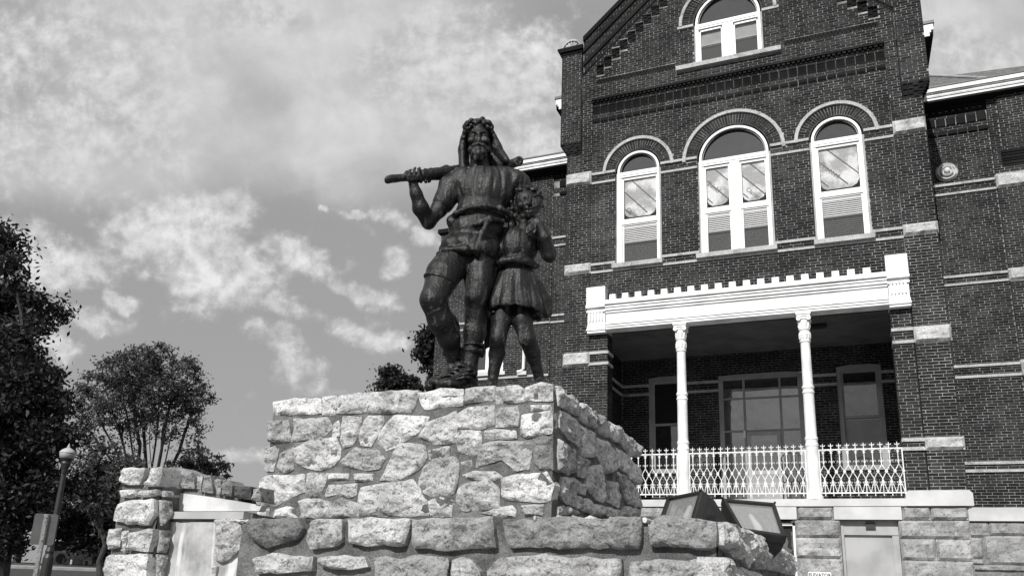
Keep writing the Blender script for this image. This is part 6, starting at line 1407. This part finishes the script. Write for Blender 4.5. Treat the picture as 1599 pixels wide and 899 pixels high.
# raised right arm and hand
f.chain([(706, 292, 0.0), (686, 326, -0.02), (669, 347, -0.04)], [17, 13, 11], 0.03)
f.chain([(669, 347, -0.04), (657, 325, -0.12), (650, 303, -0.17), (645, 287, -0.19)], [11, 13, 9.5, 7.5], 0.025)
f.ell((645, 279, -0.17), 8.5, 9, 9, 0.02)
for i, (x, y) in enumerate(((634, 271), (640, 268), (647, 266), (654, 265))):
    f.chain([(x + 4 - i * 0.4, 282 - i * 0.8, -0.24), (x, 274, -0.255), (x - 0.5, y - 0.5, -0.225), (x + 1.5, y - 3.5 + 0.8 * (i % 2), -0.18)], [2.9, 2.8, 2.5, 2.1], 0.006)
f.chain([(651, 284, -0.14), (656, 276, -0.11), (655, 268, -0.12)], [3.4, 3.1, 2.6], 0.008)
# his left arm passing behind the child
f.chain([(804, 286, 0.02), (822, 316, 0.10), (826, 345, 0.18)], [18, 15, 12], 0.03).chain([(826, 345, 0.18), (815, 372, 0.10)], [12, 9], 0.03)
f.ell((812, 376, 0.07), 9, 6, 8, 0.02)
# head
f.ell((747, 212, 0.0), 19.5, 22, 25, 0.02).ell((747, 232, -0.03), 15.5, 15, 18, 0.03)
f.ell((747, 212, -0.085), 15, 6, 18, 0.02)
f.cap((738, 205, -0.118), (744.5, 206.5, -0.124), 2.8, 2.6, 0.012).cap((750.5, 206.5, -0.124), (757, 205, -0.118), 2.6, 2.8, 0.012)
f.ell((739.5, 211, -0.122), 4.6, 4, 3.4, 0.012, True).ell((755.5, 211, -0.122), 4.6, 4, 3.4, 0.012, True)
f.ell((739.5, 211.5, -0.107), 3.2, 3.2, 2.6, 0.005).ell((755.5, 211.5, -0.107), 3.2, 3.2, 2.6, 0.005)
f.chain([(747.5, 206, -0.122), (747.5, 214, -0.138), (747.5, 219, -0.150)], [2.3, 2.7, 3.6], 0.008)
f.ell((743.8, 220, -0.136), 2.4, 3, 2.2, 0.006).ell((751.2, 220, -0.136), 2.4, 3, 2.2, 0.006)
f.ell((736, 219, -0.10), 6, 5, 6, 0.02).ell((759, 219, -0.10), 6, 5, 6, 0.02)
f.ell((747.5, 228.5, -0.142), 7.5, 4, 1.8, 0.006, True)
f.chain([(747, 224, -0.142), (740, 227, -0.136), (734.5, 233, -0.115)], [2.8, 3.2, 2.0], 0.008).chain([(748, 224, -0.142), (755, 227, -0.136), (760.5, 233, -0.115)], [2.8, 3.2, 2.0], 0.008)
f.chain([(741, 231.5, -0.132), (747.5, 230.5, -0.140), (754, 231.5, -0.132)], [1.8, 2.2, 1.8], 0.006)
for x, y, v, r in ((740, 238, -0.12, 6), (747, 240, -0.13, 7.5), (755, 238, -0.12, 6), (735, 234, -0.095, 6), (760, 234, -0.095, 6), (744, 246, -0.11, 6), (751, 247, -0.11, 6), (738, 243, -0.10, 5), (757, 243, -0.10, 5)): f.ell((x, y, v), r * 0.8, r, r * 1.05, 0.008)
man = f.build('man_figure', st, lambda V_: 0.0010 * vn(V_, 26))
# ---- hair and long head cloth
f = Field(0.0075)
for i, (x, y, v, r) in enumerate(((727, 207, -0.04, 5.5), (726, 199, -0.06, 5.5), (730, 193, -0.08, 6), (737, 189, -0.09, 5.5), (743, 192, -0.11, 4.5), (748, 189, -0.10, 5), (754, 187.5, -0.09, 6), (756, 193, -0.11, 5), (763, 192, -0.08, 6), (767, 199, -0.06, 6), (768, 207, -0.04, 5), (771, 213, -0.02, 5.5), (725, 214, -0.02, 5), (736, 196, -0.115, 3.6), (761, 199, -0.10, 4.2), (731, 201, -0.10, 4), (772, 219, 0.0, 4.5))):
    q = i * 1.9; f.ell((x, y, v), r * 1.05, r, r * 0.8, 0.011, rot=q).ell((x + 0.4 * r * math.cos(q), y + 0.4 * r * math.sin(q), v - r * PXM * 0.95), r * 0.32, r * 0.5, r * 0.3, 0.003, True)
f.ell((747, 205, 0.03), 22, 22, 21, 0.015)
f.chain([(726, 212, 0.02), (723, 235, 0.04), (724, 266, 0.02)], [6, 8, 8.5], 0.02, sq=1.6).chain([(768, 210, 0.02), (776, 232, 0.04), (790, 254, 0.02)], [6, 9.5, 7], 0.02, sq=1.6)
f.chain([(747, 210, 0.09), (748, 235, 0.13), (752, 262, 0.15)], [20, 24, 30], 0.03)
f.chain([(764, 232, -0.01), (772, 248, -0.03), (782, 258, -0.02)], [4, 4, 5], 0.01)
f.ell((747, 232, -0.04), 16, 20, 30, 0.012, True)
f.build('head_cloth', man, lambda V_: (0.004 * np.sin(V_[:, 0] * 60 + 1.5 * V_[:, 2] * 4) + 0.002 * vn(V_, 25, (1, 1, 0.3))) * (V_[:, 2] < zof(215)))
# ---- tunic
f = Field(0.0085)
f.ell((757, 299, 0), 49, 33, 42, 0.04).ell((751, 336, 0), 42, 30, 32, 0.04).cap((704, 291, 0.0), (722, 281, 0), 20, 21, 0.05).cap((806, 285, 0.02), (785, 280, 0), 21, 21, 0.05)
f.ell((752, 274, 0.0), 31, 24, 13, 0.04)
f.chain([(706, 292, 0.0), (692, 317, -0.01)], [20, 17.5], 0.03).chain([(806, 288, 0.03), (822, 312, 0.09)], [20, 18], 0.03)
f.ell((744, 360, 0.0), 46, 33, 30, 0.05).ell((735, 388, 0.0), 52, 36, 24, 0.04).ell((728, 402, -0.02), 51, 38, 11, 0.03).ell((747, 396, -0.02), 33, 38, 18, 0.03)
f.ell((733, 420, -0.02), 49, 34, 17, 0.02, True)
f.ell((750, 256, -0.06), 20, 20, 11, 0.02, True)
f.ell((686, 334, -0.02), 15, 20, 9, 0.01, True, rot=0.6)
f.chain([(742, 350, -0.19), (765, 342, -0.20), (785, 345, -0.13)], [4, 5, 4], 0.02).chain([(765, 342, -0.2), (752, 365, -0.2), (742, 398, -0.17)], [4, 3.5, 3], 0.02)
fo1 = folds((745, 360), 9, 0.008, zof(345), zof(408), 0.4); fo2 = folds((757, 290), 17, 0.0045, zof(330), zof(290), 1.1, 0.0)
f.build('tunic', man, lambda V_: fo1(V_) + 0.9 * fo2(V_) + 0.008 * wrinkle(V_, 17, (1, 0.6, 0.28)) + 0.0015 * wrinkle(V_, 45, (1, 1, 0.3)))
f = Field(0.0085)
f.chain([(703, 344, -0.02), (713, 333, -0.12), (733, 324, -0.185), (757, 321, -0.20), (780, 325, -0.175), (797, 335, -0.10), (801, 350, 0.0)], [6, 5, 4.5, 4.5, 4.5, 5, 6], 0.01)
f.chain([(703, 344, -0.02), (707, 350, 0.1), (750, 335, 0.2), (798, 345, 0.1), (801, 350, 0.0)], [6, 5, 5, 5, 6], 0.01)
f.ell((706, 346, -0.05), 9, 9, 12, 0.01).ell((798, 352, -0.05), 6, 7, 12, 0.01)
f.build('belt', man, lambda V_: 0.002 * vn(V_, 35))
# breeches hems, leg wraps, tail of the coat
f = Field(0.0085)
f.ell((732, 398, 0.0), 40, 28, 16, 0.03)
f.chain([(713, 404, 0.0), (692, 428, -0.11)], [29, 27.5], 0.02).ell((687, 438, -0.14), 27, 26, 7, 0.008, rot=-0.25)
f.chain([(751, 404, 0.0), (748, 424, -0.02)], [28, 25], 0.02).ell((748, 419, -0.02), 24.5, 25, 8, 0.006).ell((748, 430, -0.03), 23.5, 24, 3.5, 0.004)
f.build('breeches', man)
cuffd = lambda V_: 0.004 * np.sin(V_[:, 0] * 90) + 0.002 * np.sin(V_[:, 2] * 110)
f = Field(0.0085); f.ell((704, 538, 0.02), 15.5, 15, 4.5, 0.005, rot=0.35).ell((704, 549, 0.06), 14.5, 15, 8, 0.006, rot=0.3); f.build('sock_cuff', man, cuffd)
f = Field(0.0085); f.ell((740, 540, 0.02), 17.5, 18, 4.5, 0.004).ell((739, 550, 0.03), 17, 18, 8, 0.006).ell((752, 549, 0.05), 7, 8, 9, 0.006); f.build('sock_cuff', man, cuffd)
f = Field(0.0085)
f.chain([(768, 390, 0.12), (770, 440, 0.15), (765, 495, 0.16), (760, 540, 0.17)], [14, 12, 10, 5], 0.02, sq=1.0)
f.build('coat_tail', man, lambda V_: 0.008 * np.sin(V_[:, 0] * 130))
# shoes with laces
f = Field(0.007)
f.ell((680, 599, -0.13), 12.5, 18, 8.5, 0.01).ell((696, 591, -0.02), 10, 14, 10, 0.02).ell((700, 601, -0.22), 18, 18, 10, 0.01).ell((722, 592, -0.07), 15, 17, 12, 0.02).ell((737, 596, 0.03), 10, 15, 13, 0.02)
f.cap((672, 604, -0.13), (700, 603, 0.05), 9, 9, 0.004, sq=1.4).cap((690, 607, -0.2), (740, 606, 0.0), 9, 9, 0.004, sq=1.5)
for i in range(4): f.chain([(690 + i * 6, 588 - i * 5, -0.10 + i * 0.02), (702 + i * 6, 585 - i * 5, -0.14 + i * 0.02), (714 + i * 5, 590 - i * 5, -0.16 + i * 0.03)], [2, 2.2, 2], 0.004)
for i in range(3): f.chain([(712 + i * 6, 592 - i * 6, -0.20 + i * 0.04), (724 + i * 5, 589 - i * 6, -0.19 + i * 0.04), (737 + i * 2, 590 - i * 6, -0.11 + i * 0.02)], [2, 2.4, 2], 0.004)
f.build('shoes', man)
# ---- the long tool on his shoulders
f = Field(0.0075)
f.cap((606, 280.5, -0.27), (662, 273, -0.13), 6.4, 6.6, 0.003).cap((658, 274, -0.14), (722, 267, 0.10), 9.5, 11, 0.01).cap((722, 267, 0.10), (795, 257, 0.20), 11, 8, 0.01).cap((795, 257, 0.20), (810, 252, 0.22), 7.5, 8.5, 0.01)
f.ell((697, 262, 0.0), 7, 6, 4.5, 0.005).cap((671, 281, -0.10), (668, 286, -0.10), 3, 1, 0.006).cap((655, 265, -0.14), (657, 283, -0.14), 3, 3, 0.006)
for i, e in ((0, 2), (1, -1), (3, 3), (5, -2), (6, 1)): f.cap((664 + i * 9, 264 - i * 0.9, -0.15 + i * 0.035), (663 + e + i * 9, 284 - i, -0.14 + i * 0.035), 2.2, 2.6, 0.01)
f.chain([(809, 246, 0.17), (815, 252, 0.19), (809, 258.5, 0.17), (803, 253, 0.18)], [1.6, 1.6, 1.6, 1.6], 0.003)
f.build('shouldered_tool', st, lambda V_: 0.003 * vn(V_, 30))
# ---- child
f = Field(0.0075)
f.ell((812, 388, 0.0), 27, 21, 32, 0.03).ell((808, 440, 0.02), 30, 23, 26, 0.04)
f.chain([(818, 362, 0.0), (820, 345, -0.02), (822, 332, -0.03)], [11, 9.5, 11], 0.02).cap((790, 366, 0.02), (838, 366, 0.0), 11, 11, 0.03)
f.chain([(786, 475, 0.0), (783, 500, -0.03), (778, 528, -0.05), (776, 552, 0.02), (771, 580, 0.03), (769, 596, 0.03)], [17, 16, 12.5, 12.5, 8.5, 8], 0.02).ell((776, 548, 0.04), 9.5, 12, 18, 0.02)
f.chain([(768, 597, 0.02), (766, 604, -0.08)], [8, 7], 0.015)
f.chain([(818, 475, 0.02), (815, 500, -0.02), (824, 530, -0.02), (831, 548, 0.04), (838, 575, 0.10), (843, 594, 0.14)], [17, 16.5, 13.5, 12.5, 8.5, 8.5], 0.02).ell((832, 552, 0.07), 9, 11, 16, 0.02, rot=-0.3)
f.cap((843, 597, 0.14), (846, 602, 0.02), 8.5, 7, 0.015)
# left arm: elbow low, hand up to the chest
f.chain([(838, 364, 0.0), (852, 385, -0.03), (858, 400, -0.06)], [11, 10.5, 10], 0.02).chain([(858, 400, -0.06), (851, 372, -0.13), (843, 350, -0.15)], [10, 9.5, 7], 0.02)
f.ell((838, 347, -0.15), 8, 7, 6.5, 0.012)
for i in range(4): f.chain([(835, 346 + i * 3, -0.17), (828, 351 + i * 3, -0.185), (822, 357 + i * 2.6, -0.17)], [2.8, 2.6, 2.2], 0.005)
f.chain([(838, 342, -0.15), (831, 343, -0.17), (825, 347, -0.17)], [2.8, 2.6, 2.1], 0.005)
# head thrown back, looking up
f.ell((821, 316, 0.02), 21, 23, 21, 0.02, rot=0.35).ell((829, 322, -0.06), 17, 15, 17, 0.025, rot=0.4)
f.ell((833, 318, -0.105), 13, 7, 14, 0.015, rot=0.35)
f.chain([(829, 303, -0.125), (827, 312, -0.150), (825, 318, -0.165)], [2.2, 2.8, 3.8], 0.008)
f.ell((820, 309, -0.12), 4, 4, 2.8, 0.01, True, rot=0.3).ell((836, 306, -0.125), 4, 4, 2.8, 0.01, True, rot=0.3).ell((820, 309, -0.108), 2.8, 2.8, 2.2, 0.004).ell((836, 306, -0.112), 2.8, 2.8, 2.2, 0.004)
f.chain([(820, 325, -0.125), (829, 325.5, -0.145), (838, 321, -0.125)], [2.0, 2.4, 2.0], 0.006).chain([(821, 330, -0.12), (829, 331, -0.138), (837, 327, -0.12)], [2.0, 2.6, 2.0], 0.006)
f.ell((828, 337, -0.09), 9, 9, 6.5, 0.015).ell((814, 320, -0.10), 6, 5, 6, 0.015).ell((843, 315, -0.10), 5, 5, 6, 0.015)
child = f.build('child_figure', st, lambda V_: 0.0008 * vn(V_, 30))
f = Field(0.0075)
rr = np.random.default_rng(5)
for i in range(26):
    a = i / 26 * 4.9 + 0.4; x, y = 822 + 24 * math.cos(a), 317 - 23 * math.sin(a); f.ell((x + rr.uniform(-2, 2), y + rr.uniform(-2, 2), rr.uniform(-0.07, 0.06)), rr.uniform(4, 6.5), 6, rr.uniform(3, 4.6), 0.013, rot=rr.uniform(0, 3))
for x, y, r in ((804, 338, 7), (798, 344, 6), (806, 330, 7), (812, 342, 6), (801, 330, 6), (845, 312, 4), (847, 322, 4)): f.ell((x, y, 0.0), r, r, r * 0.9, 0.016, rot=x)
f.ell((819, 315, 0.05), 26, 22, 25, 0.012)
f.build('child_hair', child, lambda V_: 0.003 * vn(V_, 60))
f = Field(0.008)
f.ell((811, 384, 0.0), 31, 26, 33, 0.03).cap((790, 367, 0.02), (836, 367, 0.0), 13, 13, 0.03).chain([(840, 366, 0.0), (854, 386, -0.03)], [14, 13], 0.02).ell((857, 396, -0.04), 13, 13, 14, 0.02)
f.ell((819, 352, -0.06), 12, 14, 9, 0.012, True).chain([(788, 372, 0.0), (776, 398, 0.0)], [12, 11], 0.02)
f.cap((808, 412, 0.0), (805, 478, 0.0), 25, 46, 0.02, sq=0.8)
f.cap((804, 522, 0.0), (804, 560, 0.0), 48, 60, 0.01, True).ell((804, 489, -0.02), 41, 32, 9, 0.015, True).chain([(838, 445, 0.02), (850, 470, 0.05), (852, 488, 0.06)], [10, 11, 9], 0.02, sq=1.5)
fc = folds((806, 440), 9, 0.010, zof(415), zof(490), 0.7); fd = folds((811, 380), 10, 0.005, zof(410), zof(385), 0.2)
f.build('child_tunic', child, lambda V_: fc(V_) + 0.5 * fd(V_) + 0.006 * wrinkle(V_, 24, (1, 1, 0.25)))
f = Field(0.008)
f.chain([(775, 412, -0.03), (785, 408, -0.13), (802, 405, -0.165), (820, 408, -0.15), (838, 416, -0.06)], [5, 5.5, 5, 5.5, 5], 0.01).chain([(785, 405, -0.13), (812, 402, -0.17), (834, 410, -0.1)], [4, 4.5, 4], 0.01)
f.build('child_belt', child, lambda V_: 0.003 * vn(V_, 40))
